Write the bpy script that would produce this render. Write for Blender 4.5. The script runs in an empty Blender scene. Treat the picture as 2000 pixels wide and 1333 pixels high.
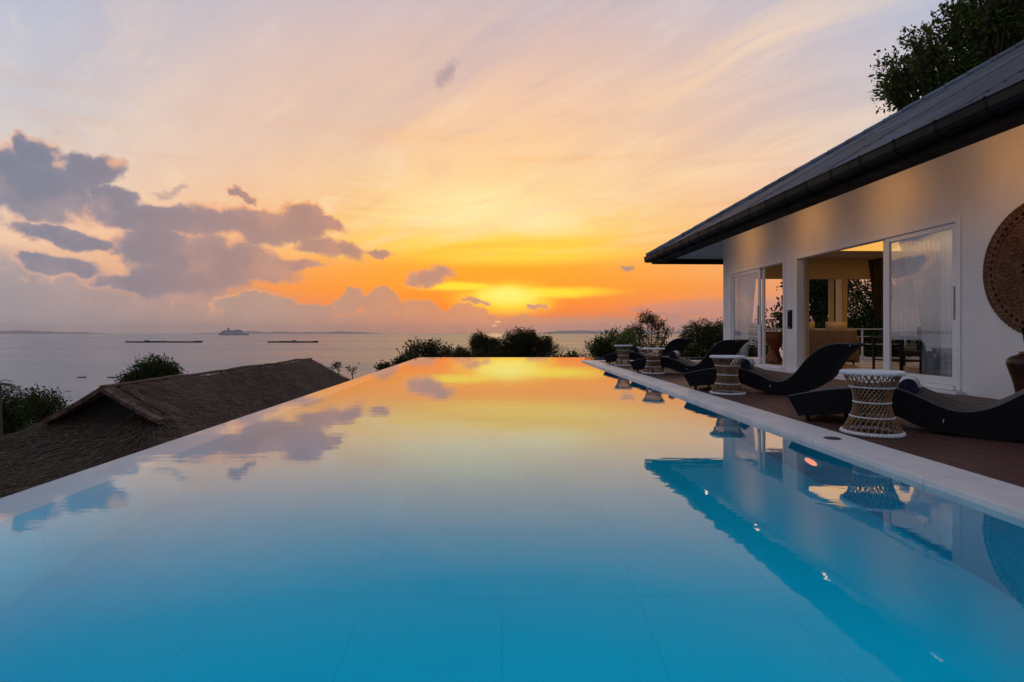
import bpy, bmesh, math, random
import numpy as np
from mathutils import Vector, Matrix, noise

random.seed(7)
C = bpy.data.collections.new('scene_collection')
bpy.context.scene.collection.children.link(C)
scene = bpy.context.scene
F = 1100.0            # focal length in pixels of the 2000 px wide photograph
EYE = 0.8             # eye height above the deck; deck top is z = 0
WATER = -0.036
SEA = -29.2

# ------------------------------------------------------------------ camera
cam = bpy.data.cameras.new('camera')
cam.sensor_width = 36.0
cam.lens = 36.0 * F / 2000.0
cam.shift_x = 20.0 / 2000.0
cam.shift_y = -16.5 / 2000.0
cam.clip_start = 0.05
cam.clip_end = 90000.0
cam_o = bpy.data.objects.new('camera', cam)
C.objects.link(cam_o)
cam_o.location = (0, 0, EYE)
cam_o.rotation_euler = (math.radians(90), 0, 0)
scene.camera = cam_o

scene.view_settings.view_transform = 'Standard'
scene.view_settings.look = 'None'
scene.view_settings.exposure = 0.0
scene.view_settings.gamma = 1.0
scene.render.film_transparent = False
scene.cycles.max_bounces = 10
scene.cycles.diffuse_bounces = 4
scene.cycles.glossy_bounces = 4
scene.cycles.transmission_bounces = 8
scene.cycles.transparent_max_bounces = 12
scene.cycles.sample_clamp_indirect = 4.0
scene.cycles.use_denoising = True

def lin(r, g, b, a=1.0):
    def f(c):
        c = c / 255.0
        return c / 12.92 if c <= 0.04045 else ((c + 0.055) / 1.055) ** 2.4
    return (f(r), f(g), f(b), a)

# ------------------------------------------------------------------ node helper
class NT:
    def __init__(self, tree):
        self.t = tree; self.n = tree.nodes; self.l = tree.links
        self.n.clear()
    def new(self, typ, **kw):
        nd = self.n.new(typ)
        for k, v in kw.items(): setattr(nd, k, v)
        return nd
    def put(self, sock, v):
        if v is None: return
        if isinstance(v, bpy.types.NodeSocket): self.l.new(v, sock)
        elif isinstance(v, bpy.types.Node): self.l.new(v.outputs[0], sock)
        else: sock.default_value = v
    def m(self, op, a, b=None, c=None, clamp=False):
        nd = self.new('ShaderNodeMath', operation=op, use_clamp=clamp)
        self.put(nd.inputs[0], a); self.put(nd.inputs[1], b); self.put(nd.inputs[2], c)
        return nd.outputs[0]
    def vm(self, op, a, b=None, scale=None):
        nd = self.new('ShaderNodeVectorMath', operation=op)
        self.put(nd.inputs[0], a); self.put(nd.inputs[1], b)
        if scale is not None: self.put(nd.inputs['Scale'], scale)
        return nd.outputs['Value'] if op in ('LENGTH', 'DOT_PRODUCT', 'DISTANCE') else nd.outputs[0]
    def mix(self, fac, a, b, blend='MIX'):
        nd = self.new('ShaderNodeMix', data_type='RGBA', blend_type=blend)
        self.put(nd.inputs[0], fac); self.put(nd.inputs[6], a); self.put(nd.inputs[7], b)
        return nd.outputs[2]
    def ss(self, x, lo, hi, out0=0.0, out1=1.0):
        nd = self.new('ShaderNodeMapRange', interpolation_type='SMOOTHSTEP')
        self.put(nd.inputs['Value'], x)
        nd.inputs['From Min'].default_value = lo; nd.inputs['From Max'].default_value = hi
        nd.inputs['To Min'].default_value = out0; nd.inputs['To Max'].default_value = out1
        return nd.outputs[0]
    def comb(self, x, y, z):
        nd = self.new('ShaderNodeCombineXYZ')
        self.put(nd.inputs[0], x); self.put(nd.inputs[1], y); self.put(nd.inputs[2], z)
        return nd.outputs[0]
    def noise(self, vec, scale, detail=4, rough=0.5, dim='3D', dist=0.0, color=False):
        nd = self.new('ShaderNodeTexNoise', noise_dimensions=dim)
        self.put(nd.inputs['Vector'], vec)
        nd.inputs['Scale'].default_value = scale; nd.inputs['Detail'].default_value = detail
        nd.inputs['Roughness'].default_value = rough; nd.inputs['Distortion'].default_value = dist
        return nd.outputs['Color'] if color else nd.outputs['Fac']
    def ramp(self, fac, stops, interp='LINEAR'):
        nd = self.new('ShaderNodeValToRGB'); cr = nd.color_ramp; cr.interpolation = interp
        while len(cr.elements) > 1: cr.elements.remove(cr.elements[-1])
        cr.elements[0].position = stops[0][0]; cr.elements[0].color = stops[0][1]
        for p, c in stops[1:]:
            e = cr.elements.new(p); e.color = c
        self.put(nd.inputs[0], fac)
        return nd.outputs[0]

# ------------------------------------------------------------------ sky
world = bpy.data.worlds.new('World')
scene.world = world
world.use_nodes = True

def build_world():
    T = NT(world.node_tree)
    tc = T.new('ShaderNodeTexCoord').outputs['Generated']
    d = T.vm('NORMALIZE', tc)
    sp = T.new('ShaderNodeSeparateXYZ'); T.put(sp.inputs[0], d)
    x, y, z = sp.outputs[0], sp.outputs[1], sp.outputs[2]
    hyp = T.m('SQRT', T.m('ADD', T.m('MULTIPLY', x, x), T.m('MULTIPLY', y, y)))
    az = T.m('ARCTAN2', x, y)
    e = T.m('DIVIDE', T.m('MAXIMUM', z, 0.0), T.m('MAXIMUM', hyp, 0.02))
    e = T.m('MINIMUM', e, 6.0)
    aaz = T.m('ABSOLUTE', T.m('ADD', az, 0.013))

    def R(stops):      # stops: elevation (tan) , rgb
        return [(p / 1.6, lin(*c)) for p, c in stops]
    ef = T.m('DIVIDE', e, 1.6, clamp=True)
    near = T.ramp(ef, R([(0, (176, 122, 106)), (.020, (205, 122, 88)), (.040, (250, 122, 6)), (.060, (255, 138, 0)),
        (.085, (255, 156, 0)), (.112, (255, 164, 0)), (.136, (255, 194, 40)), (.158, (255, 210, 74)), (.185, (254, 216, 112)),
        (.23, (255, 218, 148)), (.32, (254, 208, 156)), (.42, (243, 200, 168)), (.50, (226, 192, 178)), (.60, (206, 186, 190)),
        (.9, (178, 176, 196)), (1.6, (164, 170, 194))]))
    mid = T.ramp(ef, R([(0, (178, 134, 124)), (.02, (200, 140, 116)), (.045, (240, 146, 92)), (.075, (254, 150, 58)),
        (.12, (254, 172, 98)), (.16, (254, 190, 124)), (.21, (250, 196, 146)), (.27, (248, 202, 164)), (.35, (238, 200, 174)),
        (.46, (220, 194, 186)), (.58, (198, 188, 198)), (.9, (172, 176, 198)), (1.6, (162, 169, 193))]))
    far = T.ramp(ef, R([(0, (152, 146, 156)), (.035, (164, 152, 156)), (.07, (190, 168, 162)), (.10, (226, 190, 168)),
        (.13, (244, 206, 176)), (.17, (240, 210, 186)), (.22, (228, 210, 198)), (.29, (206, 203, 206)), (.38, (192, 197, 212)),
        (.46, (180, 191, 214)), (.8, (168, 178, 204)), (1.6, (160, 169, 194))]))
    back = T.ramp(ef, R([(0, (128, 132, 156)), (.1, (140, 142, 166)), (.3, (152, 158, 180)), (.8, (156, 166, 190)), (1.6, (158, 168, 192))]))
    col = T.mix(T.ss(aaz, 0.06, 0.46), near, mid)
    col = T.mix(T.ss(aaz, 0.30, 0.80), col, far)
    col = T.mix(T.ss(aaz, 0.85, 2.0), col, back)

    # picture helper: pixel of the photograph -> (azimuth, tan elevation)
    def pa(px, py):
        u = (px - 980) / F
        a = math.atan(u)
        return a, (650 - py) / F * math.cos(a)
    P = T.comb(az, e, 0.0)
    n_big = T.noise(P, 9.0, 5, 0.55, color=True)
    n_fin = T.noise(P, 34.0, 5, 0.6, color=True)
    w1 = T.vm('SCALE', T.vm('SUBTRACT', n_big, (0.5, 0.5, 0.5)), scale=0.075)
    w2 = T.vm('SCALE', T.vm('SUBTRACT', n_fin, (0.5, 0.5, 0.5)), scale=0.032)
    Pw = T.vm('ADD', P, T.vm('MULTIPLY', T.vm('ADD', w1, w2), (1.0, 0.8, 0.0)))

    def blob(vec, px, py, rx, ry, rot=0.0):
        a, ee = pa(px, py)
        cs = math.cos(a)
        mp = T.new('ShaderNodeMapping', vector_type='TEXTURE')
        T.put(mp.inputs['Vector'], vec)
        mp.inputs['Location'].default_value = (a, ee, 0)
        mp.inputs['Rotation'].default_value = (0, 0, math.radians(-rot))
        mp.inputs['Scale'].default_value = (rx / F * cs * cs, ry / F * cs, 1)
        g = T.new('ShaderNodeTexGradient', gradient_type='SPHERICAL')
        T.l.new(mp.outputs[0], g.inputs[0])
        return g.outputs['Fac']
    def blobs(vec, lst, gain=1.0):
        acc = None
        for b in lst:
            v = blob(vec, *b)
            acc = v if acc is None else T.m('MAXIMUM', acc, v)
        return acc

    # soft glows of the sunset: pale yellow puffs, bright core over the hidden sun
    Ps = T.vm('ADD', P, T.vm('MULTIPLY', T.vm('ADD', w1, w2), (0.8, 0.14, 0.0)))
    g1 = blobs(Ps, [(905, 412, 220, 70, -8), (1040, 430, 150, 45, 5)])
    col = T.mix(T.ss(g1, 0.0, 0.9, 0, 0.75), col, lin(255, 238, 172))
    g2 = blobs(Ps, [(1000, 490, 340, 38, 0)])
    col = T.mix(T.ss(g2, 0.0, 0.8, 0, 0.85), col, lin(255, 216, 60))
    g3 = blobs(Ps, [(990, 583, 125, 44, 0), (1060, 572, 190, 16, 0), (900, 560, 120, 12, 0)])
    col = T.mix(T.ss(g3, 0.0, 0.75, 0, 0.95), col, lin(255, 228, 40))
    g4 = blobs(Ps, [(990, 577, 80, 26, 0)])
    col = T.mix(T.ss(g4, 0.0, 0.8, 0, 0.85), col, lin(255, 246, 120))

    # high cirrus: streaks on a flat layer of cloud, seen in perspective
    zz = T.m('ADD', T.m('MAXIMUM', z, 0.0), 0.10)
    cx = T.m('DIVIDE', x, zz); cy = T.m('DIVIDE', y, zz)
    th = math.radians(-38)
    al = T.m('ADD', T.m('MULTIPLY', cx, math.sin(th)), T.m('MULTIPLY', cy, math.cos(th)))
    ac = T.m('SUBTRACT', T.m('MULTIPLY', cx, math.cos(th)), T.m('MULTIPLY', cy, math.sin(th)))
    base = T.comb(T.m('MULTIPLY', al, 0.16), ac, 0.0)
    wob = T.noise(T.comb(T.m('MULTIPLY', al, 0.6), T.m('MULTIPLY', ac, 0.6), 0.0), 1.0, 3, 0.5)
    base2 = T.comb(T.m('MULTIPLY', al, 0.16), T.m('ADD', ac, T.m('MULTIPLY', wob, 0.9)), 3.0)
    ci = T.noise(base2, 2.9, 9, 0.64)
    ci2 = T.noise(T.comb(T.m('MULTIPLY', al, 0.5), ac, 9.0), 0.55, 4, 0.55)
    cim = T.m('MULTIPLY', T.ss(ci, 0.47, 0.70), T.ss(ci2, 0.34, 0.58))
    # bright streaks turn peach near the sun, pale grey far from it
    lo = T.ss(e, 0.10, 0.2); hi = T.ss(e, 0.42, 0.95, 1.0, 0.30)
    warm = T.mix(T.ss(aaz, 0.25, 0.95), lin(255, 216, 168), lin(236, 218, 212))
    warm = T.mix(T.ss(e, 0.42, 0.9), warm, lin(196, 194, 214))
    col = T.mix(T.m('MULTIPLY', T.m('MULTIPLY', cim, T.m('MULTIPLY', lo, hi)), 0.80), col, warm)
    dk = T.ss(T.noise(base2, 1.3, 7, 0.6), 0.48, 0.68)
    dkm = T.m('MULTIPLY', T.m('MULTIPLY', dk, T.ss(e, 0.18, 0.42)), 0.30)
    col = T.mix(dkm, col, lin(170, 166, 186))
    fib = T.noise(T.comb(T.m('MULTIPLY', al, 0.35), T.m('ADD', ac, T.m('MULTIPLY', wob, 0.5)), 6.0), 5.5, 8, 0.66)
    fm = T.m('MULTIPLY', T.ss(e, 0.12, 0.24), T.ss(ci2, 0.25, 0.6, .35, 1))
    col = T.mix(T.m('MULTIPLY', T.ss(fib, 0.50, 0.72, 0, .42), fm), col, T.mix(T.ss(e, .3, .7), lin(255, 226, 186), lin(214, 208, 222)))
    col = T.mix(T.m('MULTIPLY', T.ss(fib, 0.32, 0.50, .30, 0), fm), col, T.mix(T.ss(e, .2, .6), lin(236, 178, 142), lin(176, 170, 190)))
    # low thin stripes over the sunset
    st = T.noise(T.comb(T.m('MULTIPLY', az, 2.2), T.m('MULTIPLY', e, 30.0), 5.0), 1.0, 5, 0.55, dist=0.4)
    stm = T.m('MULTIPLY', T.ss(st, 0.50, 0.72), T.m('MULTIPLY', T.ss(e, 0.05, 0.1), T.ss(e, 0.26, 0.4, 1, 0)))
    col = T.mix(T.m('MULTIPLY', stm, 0.38), col, T.mix(T.ss(aaz, .1, .6), lin(250, 160, 50), lin(226, 168, 140)))

    # horizon bank of far cumulus
    soft = blobs(Pw, [(-60, 640, 620, 170), (330, 655, 540, 120), (700, 650, 420, 56)])
    bank = blobs(Pw, [(640, 652, 430, 50), (560, 604, 120, 30), (690, 588, 42, 34), (752, 596, 50, 44),
        (825, 612, 56, 42), (905, 622, 60, 34), (955, 630, 45, 20), (1040, 640, 300, 24), (620, 600, 60, 26), (480, 600, 80, 30)])
    bank2 = blobs(P, [(1160, 648, 190, 26), (1320, 604, 95, 12, 6), (1420, 600, 240, 22), (1500, 640, 460, 34)])
    nb = T.noise(P, 48.0, 6, 0.66)
    bd = T.m('ADD', bank, T.m('MULTIPLY', T.m('SUBTRACT', nb, 0.5), 0.50))
    ba = T.m('MAXIMUM', T.ss(bd, 0.10, 0.28), T.m('MULTIPLY', T.ss(T.m('ADD', soft, T.m('MULTIPLY', T.m('SUBTRACT', nb, 0.5), 0.16)), 0.02, 0.40), .85))
    bcol = T.mix(T.ss(aaz, 0.06, 0.42), lin(198, 136, 106), lin(176, 148, 138))
    bcol = T.mix(T.ss(aaz, 0.36, 0.8), bcol, lin(150, 146, 158))
    bcol = T.mix(T.ss(e, 0.0, 0.035, 0.55, 0.0), bcol, T.mix(T.ss(aaz, 0.2, 0.75), lin(188, 122, 98), lin(152, 142, 150)))
    shade = T.noise(P, 22.0, 4, 0.55)
    bcol = T.mix(T.ss(shade, 0.42, 0.66, 0, 0.30), bcol, T.mix(T.ss(aaz, 0.1, 0.6), lin(214, 156, 120), lin(186, 166, 168)))
    bcol = T.mix(T.m('MULTIPLY', T.ss(bd, 0.12, 0.34, 1, 0), T.m('MULTIPLY', T.ss(bd, 0.02, 0.12, 0, .6), T.ss(e, .015, .045))), bcol, T.mix(T.ss(aaz, .05, .6), lin(255, 160, 66), lin(236, 182, 150)))
    col = T.mix(T.m('MULTIPLY', ba, 0.93), col, bcol)
    col = T.mix(T.ss(bank2, 0.0, 0.6, 0, 0.6), col, lin(190, 138, 130))

    # nearer grey clouds of the left half, with their lit edges
    main = [(70, 372, 190, 92), (20, 335, 110, 60), (172, 334, 84, 44), (204, 322, 46, 34), (66, 302, 74, 48), (40, 296, 44, 40), (62, 415, 40, 36),
        (230, 382, 74, 24), (320, 428, 205, 44), (500, 438, 150, 46), (592, 416, 66, 40), (600, 446, 100, 30), (640, 440, 66, 20, 12), (470, 382, 34, 14, 30),
        (300, 482, 130, 70), (400, 512, 180, 78), (500, 516, 110, 44, 10), (560, 514, 90, 14), (330, 545, 130, 46), (255, 548, 105, 26),
        (120, 462, 150, 26, 4), (125, 521, 118, 30), (655, 490, 92, 26, 12), (742, 500, 34, 11), (843, 541, 66, 26),
        (1040, 594, 24, 10), (1225, 519, 20, 9), (930, 588, 26, 9), 
        # outside the frame, seen in the glass and from other places
        (-150, 380, 240, 90), (-260, 520, 330, 50), (-500, 420, 400, 110), (-900, 500, 500, 70), (-1500, 300, 700, 200), (2300, 560, 420, 50), (2700, 420, 500, 90)]
    c0 = blobs(Pw, main)
    nf = T.noise(P, 26.0, 7, 0.62)
    cd = T.m('ADD', c0, T.m('MULTIPLY', T.m('SUBTRACT', nf, 0.5), 0.72))
    ca = T.ss(cd, 0.08, 0.40)
    body = T.mix(T.ss(aaz, 0.20, 0.70), lin(186, 138, 122), lin(126, 130, 150))
    body = T.mix(T.ss(aaz, 0.62, 0.95), body, lin(110, 124, 150))
    body = T.mix(T.ss(cd, 0.30, 0.75, 0.0, 0.35), body, T.mix(T.ss(aaz, .3, .8), lin(160, 122, 116), lin(98, 110, 136)))
    lum = T.noise(T.vm('ADD', P, (0.02, -0.012, 1.7)), 16.0, 5, 0.55)
    body = T.mix(T.ss(lum, 0.46, 0.70, 0, 0.38), body, T.mix(T.ss(aaz, .3, .8), lin(220, 160, 132), lin(178, 160, 164)))
    rimc = T.mix(T.ss(aaz, 0.05, 0.8), lin(255, 160, 70), lin(240, 184, 158))
    rim = T.m('MULTIPLY', T.ss(cd, 0.20, 0.50, 1, 0), T.ss(T.noise(P, 7.0, 3, 0.5), 0.40, 0.62))
    ccol = T.mix(T.m('MULTIPLY', rim, 1.0), body, rimc)
    fire = blobs(Pw, [(222, 312, 26, 22), (108, 284, 26, 12, 20), (205, 497, 40, 12)])
    ccol = T.mix(T.ss(fire, 0.0, 0.9, 0, 0.75), ccol, lin(250, 186, 140))
    col = T.mix(T.m('MULTIPLY', ca, 0.95), col, ccol)

    # thin dark wisps high up
    wf = T.noise(P, 42.0, 6, 0.66)
    wd = T.m('ADD', blobs(Pw, [(868, 142, 52, 40, -60), (350, 362, 60, 18, -14), (322, 372, 40, 12), (1290, 606, 120, 10, 4)]), T.m('MULTIPLY', T.m('SUBTRACT', wf, 0.5), 1.3))
    col = T.mix(T.ss(wd, 0.30, 0.85, 0, 0.5), col, lin(150, 128, 142))

    # sliver of the sun between the bank's layers
    sl = blobs(P, [(966, 636, 7, 3), (972, 629, 8, 2.5)])
    col = T.mix(T.ss(sl, 0.0, 0.5, 0, 0.9), col, lin(255, 214, 130))

    sky = T.new('ShaderNodeTexSky', sky_type='NISHITA')
    sky.sun_disc = False
    sky.sun_elevation = math.radians(1.0)
    sky.sun_rotation = math.radians(-0.75)
    b1 = T.new('ShaderNodeBackground'); T.put(b1.inputs[0], col); b1.inputs[1].default_value = 1.0
    b2 = T.new('ShaderNodeBackground'); T.put(b2.inputs[0], sky.outputs[0]); b2.inputs[1].default_value = 0.01
    ad = T.new('ShaderNodeAddShader'); T.l.new(b1.outputs[0], ad.inputs[0]); T.l.new(b2.outputs[0], ad.inputs[1])
    out = T.new('ShaderNodeOutputWorld'); T.l.new(ad.outputs[0], out.inputs[0])
build_world()

# low sun behind the bank of cloud
sun = bpy.data.lights.new('sun', 'SUN')
sun.energy = 0.03
sun.color = (1.0, 0.55, 0.28)
sun.angle = math.radians(2.0)
sun_o = bpy.data.objects.new('sun', sun)
C.objects.link(sun_o)
sun_o.location = (0, 30, 30)
_sd = Vector((math.sin(-0.013) * math.cos(0.0175), math.cos(-0.013) * math.cos(0.0175), math.sin(0.0175)))
sun_o.rotation_euler = _sd.to_track_quat('Z', 'Y').to_euler()

# ------------------------------------------------------------------ helpers
def new_mat(name):
    m = bpy.data.materials.new(name); m.use_nodes = True
    return m, NT(m.node_tree)

def pbr(name, color, rough=0.6, metal=0.0, spec=0.5, var=0.0, vscale=4.0, bump=0.0, bscale=40.0, color2=None, coords='Object', stretch=None, coat=0.0):
    m, T = new_mat(name)
    tc = T.new('ShaderNodeTexCoord').outputs[coords]
    if stretch is not None: tc = T.vm('MULTIPLY', tc, stretch)
    p = T.new('ShaderNodeBsdfPrincipled')
    p.inputs['Roughness'].default_value = rough
    p.inputs['Metallic'].default_value = metal
    p.inputs['Specular IOR Level'].default_value = spec
    p.inputs['Coat Weight'].default_value = coat
    c = tuple(color) + (1.0,) if len(color) == 3 else color
    if var > 0 or color2 is not None:
        n = T.noise(tc, vscale, 6, 0.6)
        c2 = (tuple(color2) + (1.0,)) if color2 is not None else tuple(v * (1 - var) for v in c[:3]) + (1,)
        col = T.mix(T.ss(n, 0.32, 0.68), c, c2)
        T.put(p.inputs['Base Color'], col)
        T.put(p.inputs['Roughness'], T.ss(n, 0.3, 0.7, max(0.0, rough - 0.08), min(1, rough + 0.08)))
    else:
        p.inputs['Base Color'].default_value = c
    if bump > 0:
        b = T.new('ShaderNodeBump'); b.inputs['Strength'].default_value = bump; b.inputs['Distance'].default_value = 0.01
        T.put(b.inputs['Height'], T.noise(tc, bscale, 6, 0.6)); T.l.new(b.outputs[0], p.inputs['Normal'])
    o = T.new('ShaderNodeOutputMaterial'); T.l.new(p.outputs[0], o.inputs[0])
    m['p'] = p.name
    return m

def tag(o, label=None, cat=None, group=None, kind=None):
    if label: o['label'] = label
    if cat: o['category'] = cat
    if group: o['group'] = group
    if kind: o['kind'] = kind
    return o

def link(name, me, mat, parent=None, smooth=False, loc=None, rz=None):
    o = bpy.data.objects.new(name, me); C.objects.link(o)
    if mat is not None:
        for mm in (mat if isinstance(mat, (list, tuple)) else [mat]): me.materials.append(mm)
    if parent is not None: o.parent = parent
    if smooth:
        me.polygons.foreach_set('use_smooth', [True] * len(me.polygons))
    if loc is not None: o.location = loc
    if rz is not None: o.rotation_euler = (0, 0, rz)
    return o

def empty(name, loc=(0, 0, 0), rz=0.0, **kw):
    o = bpy.data.objects.new(name, None); C.objects.link(o)
    o.empty_display_size = 0.2
    o.location = loc; o.rotation_euler = (0, 0, rz)
    tag(o, **kw)
    return o

class MB:
    """collects vertices and faces for one mesh"""
    def __init__(self, off=(0, 0, 0)):
        self.v = []; self.f = []; self.mi = []; self.off = Vector(off); self.cur = 0
    def add(self, vs, fs):
        b = len(self.v)
        self.v += [tuple(Vector(p) - self.off) for p in vs]
        self.f += [tuple(b + i for i in f) for f in fs]
        self.mi += [self.cur] * len(fs)
        return self
    def box(self, x0, x1, y0, y1, z0, z1):
        vs = [(x0, y0, z0), (x1, y0, z0), (x1, y1, z0), (x0, y1, z0), (x0, y0, z1), (x1, y0, z1), (x1, y1, z1), (x0, y1, z1)]
        return self.add(vs, [(0, 3, 2, 1), (4, 5, 6, 7), (0, 1, 5, 4), (1, 2, 6, 5), (2, 3, 7, 6), (3, 0, 4, 7)])
    def quad(self, a, b, c, d):
        return self.add([a, b, c, d], [(0, 1, 2, 3)])
    def tube(self, pts, r, n=8, closed=False, cap=True):
        pts = [Vector(p) for p in pts]; k = len(pts)
        rs = r if isinstance(r, (list, tuple)) else [r] * k
        vs = []; up0 = None
        for i, p in enumerate(pts):
            if closed: t = pts[(i + 1) % k] - pts[i - 1]
            else: t = pts[min(i + 1, k - 1)] - pts[max(i - 1, 0)]
            t.normalize()
            if up0 is None:
                up0 = Vector((0, 0, 1)) if abs(t.z) < 0.9 else Vector((1, 0, 0))
            a = t.cross(up0)
            if a.length < 1e-4: a = t.orthogonal()
            a.normalize(); b = a.cross(t).normalized(); up0 = b
            for j in range(n):
                q = 2 * math.pi * j / n
                vs.append(p + a * (rs[i] * math.cos(q)) + b * (rs[i] * math.sin(q)))
        fs = []
        for i in range(k if closed else k - 1):
            i2 = (i + 1) % k
            for j in range(n):
                j2 = (j + 1) % n
                fs.append((i * n + j, i * n + j2, i2 * n + j2, i2 * n + j))
        if cap and not closed:
            fs.append(tuple(range(n - 1, -1, -1))); fs.append(tuple((k - 1) * n + j for j in range(n)))
        return self.add(vs, fs)
    def lathe(self, prof, n=32, c=(0, 0), cap=True):
        vs = []; k = len(prof)
        for r, z in prof:
            for j in range(n):
                q = 2 * math.pi * j / n
                vs.append((c[0] + r * math.cos(q), c[1] + r * math.sin(q), z))
        fs = []
        for i in range(k - 1):
            for j in range(n):
                j2 = (j + 1) % n
                fs.append((i * n + j, i * n + j2, (i + 1) * n + j2, (i + 1) * n + j))
        if cap:
            fs.append(tuple(range(n - 1, -1, -1))); fs.append(tuple((k - 1) * n + j for j in range(n)))
        return self.add(vs, fs)
    def mesh(self, name):
        me = bpy.data.meshes.new(name)
        me.from_pydata(self.v, [], self.f); me.validate()
        if any(self.mi) and len(me.polygons) == len(self.mi): me.polygons.foreach_set('material_index', self.mi)
        me.update()
        return me
    def build(self, name, mat, parent=None, smooth=False, **kw):
        return link(name, self.mesh(name), mat, parent, smooth, **kw)

def fast_mesh(name, V, Q):
    """numpy arrays -> mesh of quads"""
    me = bpy.data.meshes.new(name)
    V = np.asarray(V, dtype=np.float32); Q = np.asarray(Q, dtype=np.int32)
    me.vertices.add(len(V)); me.vertices.foreach_set('co', V.ravel())
    n = Q.shape[1]
    me.loops.add(Q.size); me.loops.foreach_set('vertex_index', Q.ravel())
    me.polygons.add(len(Q)); me.polygons.foreach_set('loop_start', np.arange(0, Q.size, n, dtype=np.int32))
    me.polygons.foreach_set('loop_total', np.full(len(Q), n, dtype=np.int32))
    me.update(calc_edges=True)
    return me

def copy_tree(o, parent=None):
    c = o.copy(); C.objects.link(c)
    if parent is not None: c.parent = parent
    for ch in list(o.children): copy_tree(ch, c)
    return c

def bevel(o, w=0.01, seg=2):
    b = o.modifiers.new('bevel', 'BEVEL'); b.width = w; b.segments = seg; b.limit_method = 'ANGLE'
    return o

def at(px, py, Y):
    """world point seen at a pixel of the photograph, Y metres ahead (used only to read off real positions)"""
    return Vector(((px - 980) / F * Y, Y, EYE + (650 - py) / F * Y))

# ------------------------------------------------------------------ materials of the setting
def tile_nodes(T, tc, base, grout, sx, sy, ox=0.0, oy=0.0, w=0.006, var=0.06):
    sp = T.new('ShaderNodeSeparateXYZ'); T.put(sp.inputs[0], tc)
    def line(c, s, o):
        f = T.m('FRACT', T.m('DIVIDE', T.m('ADD', c, o + 1000 * s), s))
        dd = T.m('MINIMUM', f, T.m('SUBTRACT', 1.0, f))
        return T.m('LESS_THAN', dd, w / s / 2)
    lx = line(sp.outputs[0], sx, ox); ly = line(sp.outputs[1], sy, oy)
    g = T.m('MAXIMUM', lx, ly)
    n = T.noise(tc, 1.3, 5, 0.6)
    b2 = tuple(v * (1 - var) for v in base[:3]) + (1,)
    return T.mix(g, T.mix(n, base, b2), grout)

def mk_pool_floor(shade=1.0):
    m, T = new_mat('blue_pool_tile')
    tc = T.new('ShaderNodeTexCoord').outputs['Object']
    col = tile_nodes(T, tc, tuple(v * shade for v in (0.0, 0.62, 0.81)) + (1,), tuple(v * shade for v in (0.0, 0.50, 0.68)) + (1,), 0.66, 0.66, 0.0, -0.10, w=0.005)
    p = T.new('ShaderNodeBsdfPrincipled'); T.put(p.inputs['Base Color'], col); p.inputs['Roughness'].default_value = 0.6
    p.inputs['Specular IOR Level'].default_value = 0.1
    o = T.new('ShaderNodeOutputMaterial'); T.l.new(p.outputs[0], o.inputs[0])
    return m
def mk_water():
    m, T = new_mat('pool_water')
    tc = T.new('ShaderNodeTexCoord').outputs['Object']
    n1 = T.noise(T.vm('MULTIPLY', tc, (1.0, 2.4, 1.0)), 1.6, 3, 0.5)
    n2 = T.noise(T.vm('MULTIPLY', tc, (1.0, 3.0, 1.0)), 9.0, 2, 0.5)
    h = T.m('ADD', n1, T.m('MULTIPLY', n2, 0.12))
    b = T.new('ShaderNodeBump'); b.inputs['Strength'].default_value = 1.0; b.inputs['Distance'].default_value = 0.0009
    T.put(b.inputs['Height'], h)
    fr = T.new('ShaderNodeFresnel'); fr.inputs[0].default_value = 1.62; T.l.new(b.outputs[0], fr.inputs['Normal'])
    g = T.new('ShaderNodeBsdfGlossy'); g.inputs['Roughness'].default_value = 0.0; g.inputs['Color'].default_value = (1, 1, 1, 1); T.l.new(b.outputs[0], g.inputs['Normal'])
    r = T.new('ShaderNodeBsdfRefraction'); r.inputs['IOR'].default_value = 1.33; r.inputs['Roughness'].default_value = 0.0; T.l.new(b.outputs[0], r.inputs['Normal'])
    r.inputs['Color'].default_value = (0.86, 0.99, 1.0, 1)
    g4 = lambda v: (v, v, v, 1)
    fr2 = T.new('ShaderNodeFresnel'); fr2.inputs[0].default_value = 1.33; T.l.new(b.outputs[0], fr2.inputs['Normal'])
    bk = T.new('ShaderNodeNewGeometry').outputs['Backfacing']
    fc = T.ramp(fr.outputs[0], [(0.0, g4(0.0)), (.11, g4(.006)), (.15, g4(.03)), (.25, g4(.24)), (.40, g4(.56)), (.85, g4(.94)), (1.0, g4(1.0))])
    mx = T.new('ShaderNodeMixShader'); T.put(mx.inputs[0], T.mix(bk, fc, fr2.outputs[0])); T.l.new(r.outputs[0], mx.inputs[1]); T.l.new(g.outputs[0], mx.inputs[2])
    o = T.new('ShaderNodeOutputMaterial'); T.l.new(mx.outputs[0], o.inputs[0])
    return m
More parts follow.
